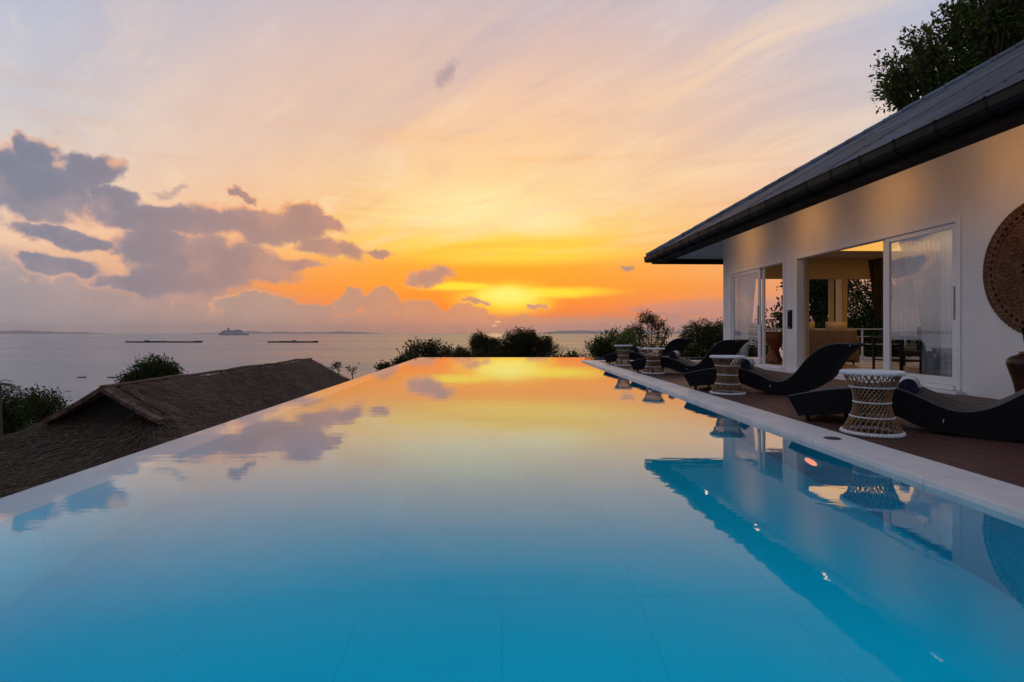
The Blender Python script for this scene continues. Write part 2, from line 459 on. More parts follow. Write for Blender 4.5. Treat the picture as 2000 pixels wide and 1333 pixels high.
def mk_sea():
    m, T = new_mat('sea_water')
    tc = T.new('ShaderNodeTexCoord').outputs['Object']
    n = T.noise(T.vm('MULTIPLY', tc, (0.02, 0.05, 1.0)), 1.0, 8, 0.7)
    b = T.new('ShaderNodeBump'); b.inputs['Strength'].default_value = 0.35; b.inputs['Distance'].default_value = 3.0
    T.put(b.inputs['Height'], n)
    p = T.new('ShaderNodeBsdfPrincipled')
    sp = T.new('ShaderNodeSeparateXYZ'); T.put(sp.inputs[0], tc)
    bands = T.noise(T.vm('MULTIPLY', tc, (0.0006, 0.0035, 1.0)), 1.0, 5, 0.6)
    T.put(p.inputs['Base Color'], T.mix(T.ss(bands, .35, .65), (0.07, 0.14, 0.21, 1), (0.11, 0.18, 0.25, 1)))
    T.put(p.inputs['Roughness'], T.ss(bands, .35, .65, 0.22, 0.34))
    p.inputs['IOR'].default_value = 1.42
    T.l.new(b.outputs[0], p.inputs['Normal'])
    o = T.new('ShaderNodeOutputMaterial'); T.l.new(p.outputs[0], o.inputs[0])
    return m
def mk_deck():
    m, T = new_mat('deck_planks')
    tc = T.new('ShaderNodeTexCoord').outputs['Object']
    sp = T.new('ShaderNodeSeparateXYZ'); T.put(sp.inputs[0], tc)
    # boards run along x' (turned a little), 14 cm wide
    c = T.m('ADD', sp.outputs[0], T.m('MULTIPLY', sp.outputs[1], 0.0))
    q = T.m('DIVIDE', T.m('ADD', c, 50.0), 0.145)
    idn = T.m('FLOOR', q); f = T.m('FRACT', q)
    gap = T.m('LESS_THAN', T.m('MINIMUM', f, T.m('SUBTRACT', 1.0, f)), 0.028)
    grain = T.noise(T.vm('ADD', T.vm('MULTIPLY', tc, (34.0, 1.2, 1.0)), T.comb(0.0, T.m('MULTIPLY', idn, 7.3), 0.0)), 1.0, 6, 0.6)
    wn = T.new('ShaderNodeTexWhiteNoise', noise_dimensions='1D'); T.put(wn.inputs['W'], idn)
    col = T.mix(grain, (0.120, 0.050, 0.038, 1), (0.070, 0.029, 0.023, 1))
    col = T.mix(T.m('MULTIPLY', wn.outputs[0], 0.45), col, (0.060, 0.032, 0.028, 1))
    col = T.mix(gap, col, (0.008, 0.006, 0.006, 1))
    p = T.new('ShaderNodeBsdfPrincipled'); T.put(p.inputs['Base Color'], col)
    T.put(p.inputs['Roughness'], T.ss(grain, .3, .7, .42, .6)); p.inputs['Specular IOR Level'].default_value = .22
    b = T.new('ShaderNodeBump'); b.inputs['Strength'].default_value = 0.5; b.inputs['Distance'].default_value = 0.004
    T.put(b.inputs['Height'], T.m('SUBTRACT', grain, T.m('MULTIPLY', gap, 2.0))); T.l.new(b.outputs[0], p.inputs['Normal'])
    o = T.new('ShaderNodeOutputMaterial'); T.l.new(p.outputs[0], o.inputs[0])
    return m
def mk_stone(name, c1, c2, joint=0.9, rough=0.45):
    m, T = new_mat(name)
    tc = T.new('ShaderNodeTexCoord').outputs['Object']
    n = T.noise(tc, 2.2, 8, 0.65); n2 = T.noise(tc, 60.0, 4, 0.6)
    col = T.mix(T.ss(n, .3, .7), c1, c2)
    col = T.mix(T.m('MULTIPLY', n2, 0.14), col, (0.25, 0.25, 0.27, 1))
    sp = T.new('ShaderNodeSeparateXYZ'); T.put(sp.inputs[0], tc)
    f = T.m('FRACT', T.m('DIVIDE', T.m('ADD', sp.outputs[1], 99.2), joint))
    j = T.m('LESS_THAN', T.m('MINIMUM', f, T.m('SUBTRACT', 1.0, f)), 0.0022)
    col = T.mix(j, col, (0.22, 0.22, 0.24, 1))
    p = T.new('ShaderNodeBsdfPrincipled'); T.put(p.inputs['Base Color'], col)
    T.put(p.inputs['Roughness'], T.ss(n, .3, .7, rough - .1, rough + .12))
    o = T.new('ShaderNodeOutputMaterial'); T.l.new(p.outputs[0], o.inputs[0])
    return m
def mk_ground():
    m, T = new_mat('hillside_ground')
    tc = T.new('ShaderNodeTexCoord').outputs['Object']
    n = T.noise(tc, 0.35, 8, 0.65)
    col = T.mix(T.ss(n, .35, .65), (0.035, 0.055, 0.018, 1), (0.09, 0.07, 0.04, 1))
    p = T.new('ShaderNodeBsdfPrincipled'); T.put(p.inputs['Base Color'], col); p.inputs['Roughness'].default_value = 0.95
    b = T.new('ShaderNodeBump'); b.inputs['Distance'].default_value = 0.3; T.put(b.inputs['Height'], T.noise(tc, 3, 6, .6)); T.l.new(b.outputs[0], p.inputs['Normal'])
    o = T.new('ShaderNodeOutputMaterial'); T.l.new(p.outputs[0], o.inputs[0])
    return m

# ------------------------------------------------------------------ terrain and sea
def terrain_z(x, y):
    z = -4.3 - max(0, y - 21) * 0.22 - max(0, -x - 17) * 0.25
    if x > 16: z += min(3.6, (x - 16) * 0.55) + max(0, x - 22) * 0.3
    return max(z, -33.0)
def build_ground():
    n = 90
    V = []; Q = []
    xs = np.concatenate([np.linspace(-200, -40, 20), np.linspace(-38, 60, 60), np.linspace(64, 220, 18)])
    ys = np.concatenate([np.linspace(-160, -22, 16), np.linspace(-20, 70, 60), np.linspace(74, 190, 22)])
    for y in ys:
        for x in xs:
            z = terrain_z(x, y) + 0.35 * noise.noise(Vector((x * 0.12, y * 0.12, 0)))
            V.append((x, y, z))
    w = len(xs)
    for j in range(len(ys) - 1):
        for i in range(w - 1):
            a = j * w + i; Q.append((a, a + 1, a + w + 1, a + w))
    o = link('ground', fast_mesh('ground', V, Q), mk_ground(), smooth=True)
    tag(o, kind='structure')
build_ground()
m = MB(); m.quad((-20000, -2000, 0), (20000, -2000, 0), (20000, 20000, 0), (-20000, 20000, 0))
tag(m.build('sea', mk_sea(), loc=(0, 0, SEA)), kind='structure')

M_hill = pbr('far_hill', (0.13, 0.14, 0.15), 0.95, var=0.2, vscale=0.002)
def far_hill(px0, px1, py_top, Y, seed):
    n = 60; V = []; Q = []
    x0 = (px0 - 980) / F * Y; x1 = (px1 - 980) / F * Y; H = (650 - py_top) / F * Y + 30
    dep = (x1 - x0) * 0.25
    for i in range(n + 1):
        t = i / n; env = math.sin(math.pi * t) ** 0.6
        h = H * env * (0.62 + 0.75 * noise.fractal(Vector((t * 5 + seed, seed, 0)), 1.0, 2.0, 5))
        h = max(h, 0.5)
        x = x0 + (x1 - x0) * t
        for k, s in enumerate((-1, -0.6, -0.25, 0, 0.4, 1)):
            V.append((x, Y + s * dep * (0.3 + env), SEA - 2 + h * max(0, 1 - abs(s)) ** 0.8))
    for i in range(n):
        for k in range(5):
            a = i * 6 + k; Q.append((a, a + 6, a + 7, a + 1))
    tag(link('distant_hills', fast_mesh('distant_hills', V, Q), M_hill, smooth=True), kind='structure')
far_hill(-120, 205, 642, 14500, 1.3)
far_hill(380, 760, 646, 16000, 4.2)
far_hill(1040, 1560, 641, 15500, 7.9)

# ------------------------------------------------------------------ pool, coping and deck
M_floor = mk_pool_floor(); M_water = mk_water()
M_cope = mk_stone('pale_coping_stone', (0.70, 0.69, 0.68, 1), (0.56, 0.55, 0.55, 1), joint=1.1)
M_white = pbr('white_pool_stone', (0.78, 0.78, 0.80), 0.4, var=0.08, vscale=3)
M_conc = pbr('concrete', (0.34, 0.33, 0.32), 0.85, var=0.3, vscale=1.4, bump=0.3)
PXR = 2.32; PY1 = 18.96; PY0 = -4.0; YE = 16.3; DEPTH = 1.05
def left_x(y): return -2.49 - 0.0175 * (y - 1.0)
def pool():
    # water surface
    m = MB(); n = 1
    m.add([(left_x(PY0), PY0, WATER), (PXR, PY0, WATER), (PXR, YE, WATER), (7.2, YE, WATER), (7.2, PY1, WATER), (left_x(PY1), PY1, WATER)], [(0, 1, 2, 3, 4, 5)])
    tag(m.build('pool_water', M_water), kind='structure')
    zt = WATER - 0.012; zb = WATER - DEPTH
    li = lambda y: left_x(y) + 0.30
    # floor and inner walls of blue tile
    m = MB()
    m.quad((li(PY0), PY0, zb), (PXR, PY0, zb), (PXR, PY1 - 0.3, zb), (li(PY1), PY1 - 0.3, zb))
    m.quad((PXR, YE, zb), (7.2, YE, zb), (7.2, PY1 - 0.3, zb), (PXR, PY1 - 0.3, zb))
    tag(m.build('pool_floor', M_floor), kind='structure')
    m = MB()
    zz = WATER - 0.115
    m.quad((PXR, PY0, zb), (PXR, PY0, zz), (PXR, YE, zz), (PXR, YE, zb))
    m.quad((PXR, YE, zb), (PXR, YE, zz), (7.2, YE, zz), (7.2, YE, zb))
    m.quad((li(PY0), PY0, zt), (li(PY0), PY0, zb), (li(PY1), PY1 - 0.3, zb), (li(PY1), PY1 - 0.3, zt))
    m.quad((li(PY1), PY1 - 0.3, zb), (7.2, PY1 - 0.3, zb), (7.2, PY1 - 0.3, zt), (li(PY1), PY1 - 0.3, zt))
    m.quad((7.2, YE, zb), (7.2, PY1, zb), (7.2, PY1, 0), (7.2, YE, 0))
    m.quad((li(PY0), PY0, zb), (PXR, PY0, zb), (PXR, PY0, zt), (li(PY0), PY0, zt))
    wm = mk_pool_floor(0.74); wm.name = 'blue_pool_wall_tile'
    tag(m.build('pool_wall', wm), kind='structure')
    # white overflow ledge, left and far side, and its outer wall
    m = MB()
    lo = left_x
    a = [(lo(PY0), PY0), (lo(PY1), PY1), (7.2, PY1)]; b = [(li(PY0), PY0), (li(PY1), PY1 - 0.3), (7.2, PY1 - 0.3)]
    for i in range(2):
        m.quad((*a[i], zt), (*b[i], zt), (*b[i + 1], zt), (*a[i + 1], zt))
        m.quad((a[i][0] - .002, a[i][1], WATER + .001), (a[i][0], a[i][1], zt), (a[i + 1][0], a[i + 1][1], zt), (a[i + 1][0] - .002, a[i + 1][1] + .002, WATER + .001))
        m.quad((a[i][0], a[i][1], -4.6), (a[i][0], a[i][1], zt), (a[i + 1][0], a[i + 1][1], zt), (a[i + 1][0], a[i + 1][1], -4.6))
    tag(m.build('pool_edge', M_white), kind='structure')
    # coping slab, band of the same stone just under water
    m = MB()
    m.box(PXR, 2.70, PY0, YE, -0.115 + WATER, -0.001)
    m.box(2.70, 7.2, YE - 0.38, YE, -0.115 + WATER, -0.001)
    tag(bevel(m.build('coping', M_cope), 0.004), kind='structure')
    m = MB()
    m.box(2.704, 6.22, PY0, YE - 0.384, -0.10, -0.012)
    tag(m.build('deck', mk_deck()), kind='structure')
    m = MB()
    m.box(PXR + .01, 19.0, PY0, YE - .01, -6.5, -0.16)
    tag(m.build('podium', M_conc), kind='structure')
pool()
# skimmer lid in the coping
m = MB(); m.lathe([(0.0, .0), (0.055, .0), (0.06, .004), (0.052, .006), (0.0, .006)], 24, cap=False)
sk = m.build('skimmer_lid', pbr('black_plastic', (0.012, 0.012, 0.014), 0.5), smooth=False, loc=(2.50, 4.26, -0.001))
tag(sk, 'small round black lid set in the pale pool coping beside the nearest stool', 'drain lid')
# underwater lamps in the right-hand wall
def mk_emit(name, col, s):
    mm, T = new_mat(name); e = T.new('ShaderNodeEmission'); e.inputs[0].default_value = col; e.inputs[1].default_value = s
    o = T.new('ShaderNodeOutputMaterial'); T.l.new(e.outputs[0], o.inputs[0]); return mm
M_pl = mk_emit('pool_lamp_glow', (1.0, 0.30, 0.20, 1), 2.0)
M_steel = pbr('brushed_steel', (0.5, 0.5, 0.52), 0.35, metal=1.0)
for i, (y, dz) in enumerate(((4.19, .57), (8.75, .66), (-0.9, .57))):
    lamp = empty('pool_lamp', (PXR, y, WATER - dz), label=['round pink glowing underwater lamp in the pool wall near the closest stool', 'small pink glowing underwater lamp farther along the pool wall', 'underwater pool lamp behind the camera'][i], cat='pool lamp', group='underwater lamps in the pool wall')
    m = MB(); m.lathe([(0.0, 0.0), (0.085, 0.0)], 24, cap=False)
    o = m.build('lens', M_pl, lamp); o.rotation_euler = (0, math.radians(-90), 0); o.location = (-0.022, 0, 0)
    m = MB(); m.lathe([(0.087, 0.02), (0.10, 0.024), (0.115, 0.02), (0.12, 0.0)], 24, cap=False)
    o = m.build('rim', M_floor, lamp, True); o.rotation_euler = (0, math.radians(-90), 0)
    if i == 2:
        l = bpy.data.lights.new('pool_lamp_light', 'AREA'); l.shape = 'DISK'; l.size = 0.16; l.energy = 105.0; l.color = (0.6, 0.92, 1.0)
        lo_ = bpy.data.objects.new('pool_lamp_light', l); C.objects.link(lo_); lo_.parent = lamp
        lo_.location = (-0.03, 0, 0); lo_.rotation_euler = (0, math.radians(90), 0)

# ------------------------------------------------------------------ the villa (its own frame is turned a little from the pool's)
TH = math.atan(35.0 / F)
def H(x, y, z=0.0):
    y -= 0.20
    return Vector((x * math.cos(TH) - y * math.sin(TH), x * math.sin(TH) + y * math.cos(TH), z))
VO = (9.0, 8.0, 0.0)
villa = empty('villa', H(*VO), TH, label='white walled pool villa with dark tiled hip roof and open sliding doors', cat='house')

def mk_wall():
    m, T = new_mat('white_wall_paint')
    tc = T.new('ShaderNodeTexCoord').outputs['Object']
    n = T.noise(tc, 1.1, 7, 0.6)
    p = T.new('ShaderNodeBsdfPrincipled')
    T.put(p.inputs['Base Color'], T.mix(T.ss(n, .3, .7), (0.79, 0.79, 0.79, 1), (0.70, 0.705, 0.71, 1)))
    p.inputs['Roughness'].default_value = 0.5
    b = T.new('ShaderNodeBump'); b.inputs['Strength'].default_value = 0.15; b.inputs['Distance'].default_value = 0.003
    T.put(b.inputs['Height'], T.noise(tc, 90, 3, .6)); T.l.new(b.outputs[0], p.inputs['Normal'])
    o = T.new('ShaderNodeOutputMaterial'); T.l.new(p.outputs[0], o.inputs[0])
    return m
M_wall = mk_wall()
M_tan = pbr('tan_interior_paint', (0.58, 0.44, 0.27), 0.6, var=0.08, vscale=1.5)
M_frame = pbr('white_aluminium', (0.80, 0.80, 0.82), 0.35, var=0.04, vscale=2)
M_black = pbr('black_fascia_paint', (0.007, 0.007, 0.008), 0.6, spec=.1, var=0.4, vscale=3)
M_gut = pbr('dark_gutter_metal', (0.014, 0.012, 0.012), 0.55, spec=.15, var=0.3, vscale=2.0)
M_soffit = pbr('soffit_board', (0.55, 0.56, 0.58), 0.45, var=0.06, vscale=1)
def mk_rooftile():
    m, T = new_mat('slate_grey_roof_tile')
    tc = T.new('ShaderNodeTexCoord').outputs['Object']
    sp = T.new('ShaderNodeSeparateXYZ'); T.put(sp.inputs[0], tc)
    n = T.noise(tc, 2.2, 7, 0.65)
    cell = T.new('ShaderNodeTexWhiteNoise', noise_dimensions='2D')
    T.put(cell.inputs['Vector'], T.comb(T.m('FLOOR', T.m('DIVIDE', sp.outputs[1], 1.24)), T.m('FLOOR', T.m('DIVIDE', sp.outputs[0], 0.51)), 0.0))
    col = T.mix(T.ss(n, .3, .7), (0.085, 0.125, 0.18, 1), (0.13, 0.18, 0.25, 1))
    col = T.mix(T.m('MULTIPLY', cell.outputs[0], 0.75), col, (0.045, 0.06, 0.085, 1))
    p = T.new('ShaderNodeBsdfPrincipled'); T.put(p.inputs['Base Color'], col)
    T.put(p.inputs['Roughness'], T.ss(n, .3, .7, .38, .55))
    b = T.new('ShaderNodeBump'); b.inputs['Strength'].default_value = 0.4; b.inputs['Distance'].default_value = 0.01
    T.put(b.inputs['Height'], T.noise(tc, 30, 4, .6)); T.l.new(b.outputs[0], p.inputs['Normal'])
    o = T.new('ShaderNodeOutputMaterial'); T.l.new(p.outputs[0], o.inputs[0])
    return m
M_roof = mk_rooftile()
def mk_glass():
    m, T = new_mat('window_glass')
    lw = T.new('ShaderNodeLayerWeight'); lw.inputs[0].default_value = .5
    fr = T.m('ADD', .34, T.m('MULTIPLY', .66, T.m('POWER', lw.outputs['Facing'], 4.0)))
    g = T.new('ShaderNodeBsdfGlossy'); g.inputs['Roughness'].default_value = 0.0
    g.inputs['Color'].default_value = (0.92, 0.97, 1.0, 1)
    t = T.new('ShaderNodeBsdfTransparent'); t.inputs[0].default_value = (0.86, 0.90, 0.92, 1)
    mx = T.new('ShaderNodeMixShader'); T.put(mx.inputs[0], fr); T.l.new(t.outputs[0], mx.inputs[1]); T.l.new(g.outputs[0], mx.inputs[2])
    o = T.new('ShaderNodeOutputMaterial'); T.l.new(mx.outputs[0], o.inputs[0])
    return m
M_glass = mk_glass()
def vpart(name, mb, mat, parent=None, smooth=False, bev=0.0):
    mb2 = mb
    o = mb2.build(name, mat, parent or villa, smooth)
    if bev: bevel(o, bev)
    return o
def VB(): return MB(off=VO)

def wall_cells(mb, us, zs, filled, a0, a1, axis):
    """wall with openings: us along the wall, zs up, filled(i,k); only outer faces are made. axis 'y': wall in plane x=a0..a1"""
    def P(a, u, z): return (a, u, z) if axis == 'y' else (u, a, z)
    nu, nz = len(us) - 1, len(zs) - 1
    F_ = lambda i, k: 0 <= i < nu and 0 <= k < nz and filled(i, k)
    for i in range(nu):
        for k in range(nz):
            if not F_(i, k): continue
            u0, u1, z0, z1 = us[i], us[i + 1], zs[k], zs[k + 1]
            mb.quad(P(a0, u0, z0), P(a0, u0, z1), P(a0, u1, z1), P(a0, u1, z0))
            mb.quad(P(a1, u0, z0), P(a1, u1, z0), P(a1, u1, z1), P(a1, u0, z1))
            if not F_(i - 1, k): mb.quad(P(a0, u0, z0), P(a1, u0, z0), P(a1, u0, z1), P(a0, u0, z1))
            if not F_(i + 1, k): mb.quad(P(a0, u1, z0), P(a0, u1, z1), P(a1, u1, z1), P(a1, u1, z0))
            if not F_(i, k - 1): mb.quad(P(a0, u0, z0), P(a0, u1, z0), P(a1, u1, z0), P(a1, u0, z0))
            if not F_(i, k + 1): mb.quad(P(a0, u0, z1), P(a1, u0, z1), P(a1, u1, z1), P(a0, u1, z1))

WX = 6.25; WX2 = 6.47; YC = 14.72; ZW = 3.48
DT = 2.34   # door head
m = VB()
us = [-5.0, 7.38, 11.31, 11.69, 14.32, YC]; zs = [-0.15, 0.03, DT, ZW]
wall_cells(m, us, zs, lambda i, k: not (k == 1 and i in (1, 3)), WX, WX2, 'y')
vpart('wall', m, M_wall)
# inside faces of that wall are tan; the far end wall with its wide opening
m = VB()
us = [WX2 + .003, 6.62, 8.98, 9.46, 11.6, 13.4]; zs = [-0.15, 0.06, 2.20, ZW]
wall_cells(m, us, zs, lambda i, k: not (k == 1 and i in (1, 2, 3)), 14.50, YC, 'x')
vpart('wall', m, M_tan)
m = VB()
wall_cells(m, [-5, YC], [-0.15, ZW], lambda i, k: True, 13.403, 13.62, 'y')
wall_cells(m, [WX2 + .003, 13.4], [-0.15, ZW], lambda i, k: True, -5.0, -4.8, 'x')
vpart('wall', m, M_tan)
m = VB()    # lining of the room side of the pool wall, reveals included
wall_cells(m, [-4.79, 7.38, 11.31, 11.69, 14.32, 14.497], [0.07, DT, 2.72], lambda i, k: not (k == 0 and i in (1, 3)), WX2 + .003, WX2 + .06, 'y')
vpart('wall_lining', m, M_tan)
# leaf stiles folded against each other in the far opening
for x0, x1, mt in ((8.99, 9.10, M_tan), (9.19, 9.31, M_frame), (9.33, 9.45, M_tan)):
    m = VB(); m.box(x0, x1, 14.55, 14.63, .07, 2.195)
    vpart('folded_door_leaf', m, mt, bev=.004)
m = VB(); m.box(WX2 + .004, 13.39, -4.79, 14.49, -.12, .065)
m.box(7.45, 14.5, YC + .01, 17.6, -.14, .03)
M_ifl = pbr('pale_floor_tile', (0.42, 0.34, 0.26), 0.3, var=0.15, vscale=1.2)
vpart('floor', m, M_ifl)
m = VB(); m.box(WX2 + .07, 13.39, -4.79, 14.49, 2.72, 2.8)
vpart('ceiling', m, pbr('ceiling_paint', (0.55, 0.46, 0.34), .7))
# lit ceiling coves and two downlights
M_cove = mk_emit('cove_light', (1.0, 0.50, 0.10, 1), 0.95)
M_dl = mk_emit('downlight_glow', (1.0, 0.75, 0.42, 1), 5.0)
m = VB(); m.box(7.4, 12.4, 11.7, 12.9, 2.68, 2.71)
vpart('cove_light', m, M_cove)
m = VB(); m.box(7.4, 12.4, 6.2, 6.9, 2.68, 2.71)
vpart('cove_light', m, M_cove)
for (x, y) in ((8.45, 10.8), (8.0, 9.2)):
    m = VB(); m.lathe([(0.0, 2.705), (0.07, 2.705)], 20, c=(x, y), cap=False)
    vpart('downlight', m, M_dl)
def lamp(name, typ, loc, energy, color, parent=None, **kw):
    l = bpy.data.lights.new(name, typ); l.energy = energy; l.color = color
    rot = kw.pop('rot', None)
    for k, v in kw.items(): setattr(l, k, v)
    o = bpy.data.objects.new(name, l); C.objects.link(o); o.location = loc
    if rot: o.rotation_euler = rot
    if parent: o.parent = parent
    return o
def vloc(x, y, z): return (x - VO[0], y - VO[1], z)
lamp('room_light', 'AREA', vloc(9.5, 12.3, 2.66), 10, (1.0, .60, .25), villa, shape='RECTANGLE', size=4.5, size_y=1.0)
lamp('room_light', 'AREA', vloc(9.5, 6.5, 2.66), 9, (1.0, .60, .25), villa, shape='RECTANGLE', size=4.5, size_y=0.8)

# sliding doors
def sliding_door(y0, y1, leaves, name='sliding_door', label=None):
    fr = VB(); w = .075; x0, x1 = WX - .018, WX + .13
    z0, z1 = .035, DT
    fr.box(x0, x1, y0, y0 + w, z0, z1); fr.box(x0, x1, y1 - w, y1, z0, z1)
    fr.box(x0, x1, y0 + w, y1 - w, z1 - w, z1); fr.box(x0 - .03, x1, y0 + w, y1 - w, z0, z0 + .06)
    d = vpart(name, fr, M_frame, bev=.004)
    if label: d['label'] = label
    for (a, b, xo, glass) in leaves:
        s = .085; lx0, lx1 = WX + .012 + xo, WX + .052 + xo; zb, zt = z0 + .063, z1 - w - .003
        l = VB()
        l.box(lx0, lx1, a, a + s, zb, zt); l.box(lx0, lx1, b - s, b, zb, zt)
        if b - a > 2.2 * s:
            l.box(lx0, lx1, a + s, b - s, zb, zb + .10); l.box(lx0, lx1, a + s, b - s, zt - .07, zt)
        leaf = vpart('door_leaf', l, M_frame, d, bev=.003)
        if glass is None: continue
        if glass:
            g = VB(); xm = (lx0 + lx1) / 2
            g.quad((xm, a + s, zb + .1), (xm, b - s, zb + .1), (xm, b - s, zt - .07), (xm, a + s, zt - .07))
            vpart('pane', g, M_glass, leaf)
        hy = a + .02 if glass else b - .075
        h = VB(); h.box(lx0 - .03, lx0 - .002, hy + .01, hy + .045, .98, 1.42)
        vpart('handle', h, M_steel, leaf, bev=.006)
    return d
sliding_door(7.38, 11.31, [(7.455, 8.80, 0.0, True), (7.50, 8.92, .056, None)])
sliding_door(11.69, 14.32, [(12.80, 14.245, 0.0, True), (12.72, 14.2, .056, None)])
# threshold step outside
m = VB(); m.box(WX - .14, WX - .021, 7.3, 14.4, -.011, .03)
vpart('door_sill', m, M_frame, bev=.006)

# ---- roof
EX = 4.74; EYY = 16.3; ZE = 2.985; TP = .59; RX = 11.3; ZR = ZE + TP * (RX - EX)
RYN = -6.0
def roof():
    d = RX - EX
    m = VB()
    nc = 36; step = d / nc; th = .032
    for i in range(nc):
        x0 = EX - .05 + i * step if i == 0 else EX + i * step; x1 = EX + (i + 1) * step
        za = ZE + TP * (x0 - EX) + th; zb = ZE + TP * (x1 - EX) + .004
        e0 = EYY - (x0 - EX); e1 = EYY - (x1 - EX)
        # pieces along the course, butt joints at staggered places
        m.quad((x0, RYN, za), (x0, e0, za), (x1, e1, zb), (x1, RYN, zb))
        m.quad((x0, RYN, za - th), (x0, e0, za - th), (x0, e0, za), (x0, RYN, za))
        # end slope, same courses
        y0 = EYY - (x0 - EX); y1 = EYY - (x1 - EX); far0 = 2 * RX - x0; far1 = 2 * RX - x1
        m.quad((x0, y0, za), (far0, y0, za), (far1, y1, zb), (x1, y1, zb))
        m.quad((x0, y0, za - th), (far0, y0, za - th), (far0, y0, za), (x0, y0, za))
        # back slope
        m.quad((far0, RYN, za), (far1, RYN, zb), (far1, e1, zb), (far0, e0, za))
    r = vpart('roof', m, [M_roof, M_black])
    # low battens: the long joints that break the courses
    m = VB(); rng = random.Random(3)
    for k in range(8):
        y = -4 + k * 2.48 + rng.uniform(-.1, .1)
        if y > EYY - .6: break
        xmax = min(RX, EX + (EYY - y)) - .1
        xs_ = EX
        m.add([(xs_, y, ZE + .03), (xs_, y + .02, ZE + .03), (xmax, y + .02, ZE + TP * (xmax - EX) + .03), (xmax, y, ZE + TP * (xmax - EX) + .03),
               (xs_, y, ZE + .046), (xs_, y + .02, ZE + .046), (xmax, y + .02, ZE + TP * (xmax - EX) + .046), (xmax, y, ZE + TP * (xmax - EX) + .046)],
              [(4, 5, 6, 7), (0, 1, 5, 4), (3, 7, 6, 2), (0, 4, 7, 3), (1, 2, 6, 5)])
    vpart('tile_joint', m, M_roof, r)['kind'] = 'stuff'
    # hip and ridge caps
    def caps(a, b, nm):
        a = Vector(a); b = Vector(b); L = (b - a).length; n = max(2, int(L / .38)); mb = VB()
        for i in range(n):
            p = a.lerp(b, i / n); q = a.lerp(b, (i + 1.06) / n)
            mb.tube([p, q], [.085, .075], 8)
        return vpart(nm, mb, M_roof, r, True)
    caps((EX - .02, EYY + .02, ZE + .03), (RX, EYY - d, ZR + .03), 'hip_cap')
    caps((2 * RX - EX, EYY, ZE + .03), (RX, EYY - d, ZR + .03), 'hip_cap')
    caps((RX, EYY - d, ZR + .04), (RX, RYN, ZR + .04), 'ridge_cap')
    # gutter: half-round trough with a rolled lip, joints every 0.58 m
    gx0, gx1 = EX - .10, EX + .07; zt, zb = ZE + .0, ZE - .165
    prof = [(gx0 + .012, zt - .012), (gx0, zt), (gx0 - .012, zt - .012), (gx0, zt - .024), (gx0 + .004, zb + .06), (gx0 + .028, zb + .018), (gx0 + .07, zb), (gx1, zb), (gx1, zt - .03), (gx1 - .01, zt - .03), (gx1 - .01, zb + .012), (gx0 + .07, zb + .012), (gx0 + .03, zb + .04), (gx0 + .014, zb + .07)]
    def sweep(mb, prof, y0, y1, grow=0.0):
        cxp = sum(p[0] for p in prof) / len(prof); czp = sum(p[1] for p in prof) / len(prof)
        pr = [(cxp + (p[0] - cxp) * (1 + grow), czp + (p[1] - czp) * (1 + grow)) for p in prof]
        k = len(pr)
        mb.add([(x, y0, z) for x, z in pr] + [(x, y1, z) for x, z in pr], [(i, (i + 1) % k, k + (i + 1) % k, k + i) for i in range(k)] + [tuple(range(k - 1, -1, -1)), tuple(range(k, 2 * k))])
    m = VB(); sweep(m, prof, RYN, EYY + .08)
    g = vpart('gutter', m, M_gut)
    m = VB()   # far end gutter, along x
    off = EYY + .10
    prof2 = [(off - (x - gx0), z) for x, z in prof]; k = len(prof2)
    xa, xb = EX - .09, 2 * RX - EX
    m.add([(xa, y, z) for y, z in prof2] + [(xb, y, z) for y, z in prof2], [(i, k + i, k + (i + 1) % k, (i + 1) % k) for i in range(k)] + [tuple(range(k)), tuple(range(2 * k - 1, k - 1, -1))])
    vpart('gutter', m, M_gut)
    m = VB(); y = 15.7
    while y > RYN + .3:
        sweep(m, prof, y, y + .028, .07); y -= .58
    vpart('gutter_joint', m, M_black, g)['kind'] = 'stuff'
    # black fascia behind and below the gutter
    m = VB()
    m.add([(EX + .073, RYN, 2.76), (EX + .073, RYN, 2.99), (EX + .073, EYY - .08, 2.99), (EX + .073, EYY - .08, 2.76),
           (5.04, RYN, 2.745), (5.04, RYN, 2.90), (5.04, 16.02, 2.90), (5.04, 16.02, 2.745)],
          [(0, 1, 2, 3), (0, 3, 7, 4), (4, 7, 6, 5), (0, 4, 5, 1)])
    m.add([(EX + .073, EYY - .08, 2.76), (EX + .073, EYY - .08, 2.99), (17.8, EYY - .08, 2.99), (17.8, EYY - .08, 2.76),
           (5.04, 16.02, 2.745), (5.04, 16.02, 2.90), (17.5, 16.02, 2.90), (17.5, 16.02, 2.745)],
          [(0, 1, 2, 3), (0, 3, 7, 4), (4, 7, 6, 5)])
    vpart('fascia', m, M_black)
    # sloping soffit from the fascia up to the wall, hipped at the corner
    sl = .42; zs0 = 2.89
    m = VB()
    zc = zs0 + sl * (WX - 5.04)
    yc = 16.02 - (WX - 5.04)
    m.quad((5.041, RYN, zs0), (5.041, 16.02, zs0), (WX + .02, yc, zc), (WX + .02, RYN, zc))
    m.add([(5.041, 16.02, zs0), (17.5, 16.02, zs0), (17.5, YC - .01, zs0 + sl * (16.02 - YC)), (WX + .02, YC - .01, zs0 + sl * (16.02 - YC)), (WX + .02, yc, zc)], [(0, 1, 2, 3, 4)])
    vpart('soffit', m, M_soffit)
roof()

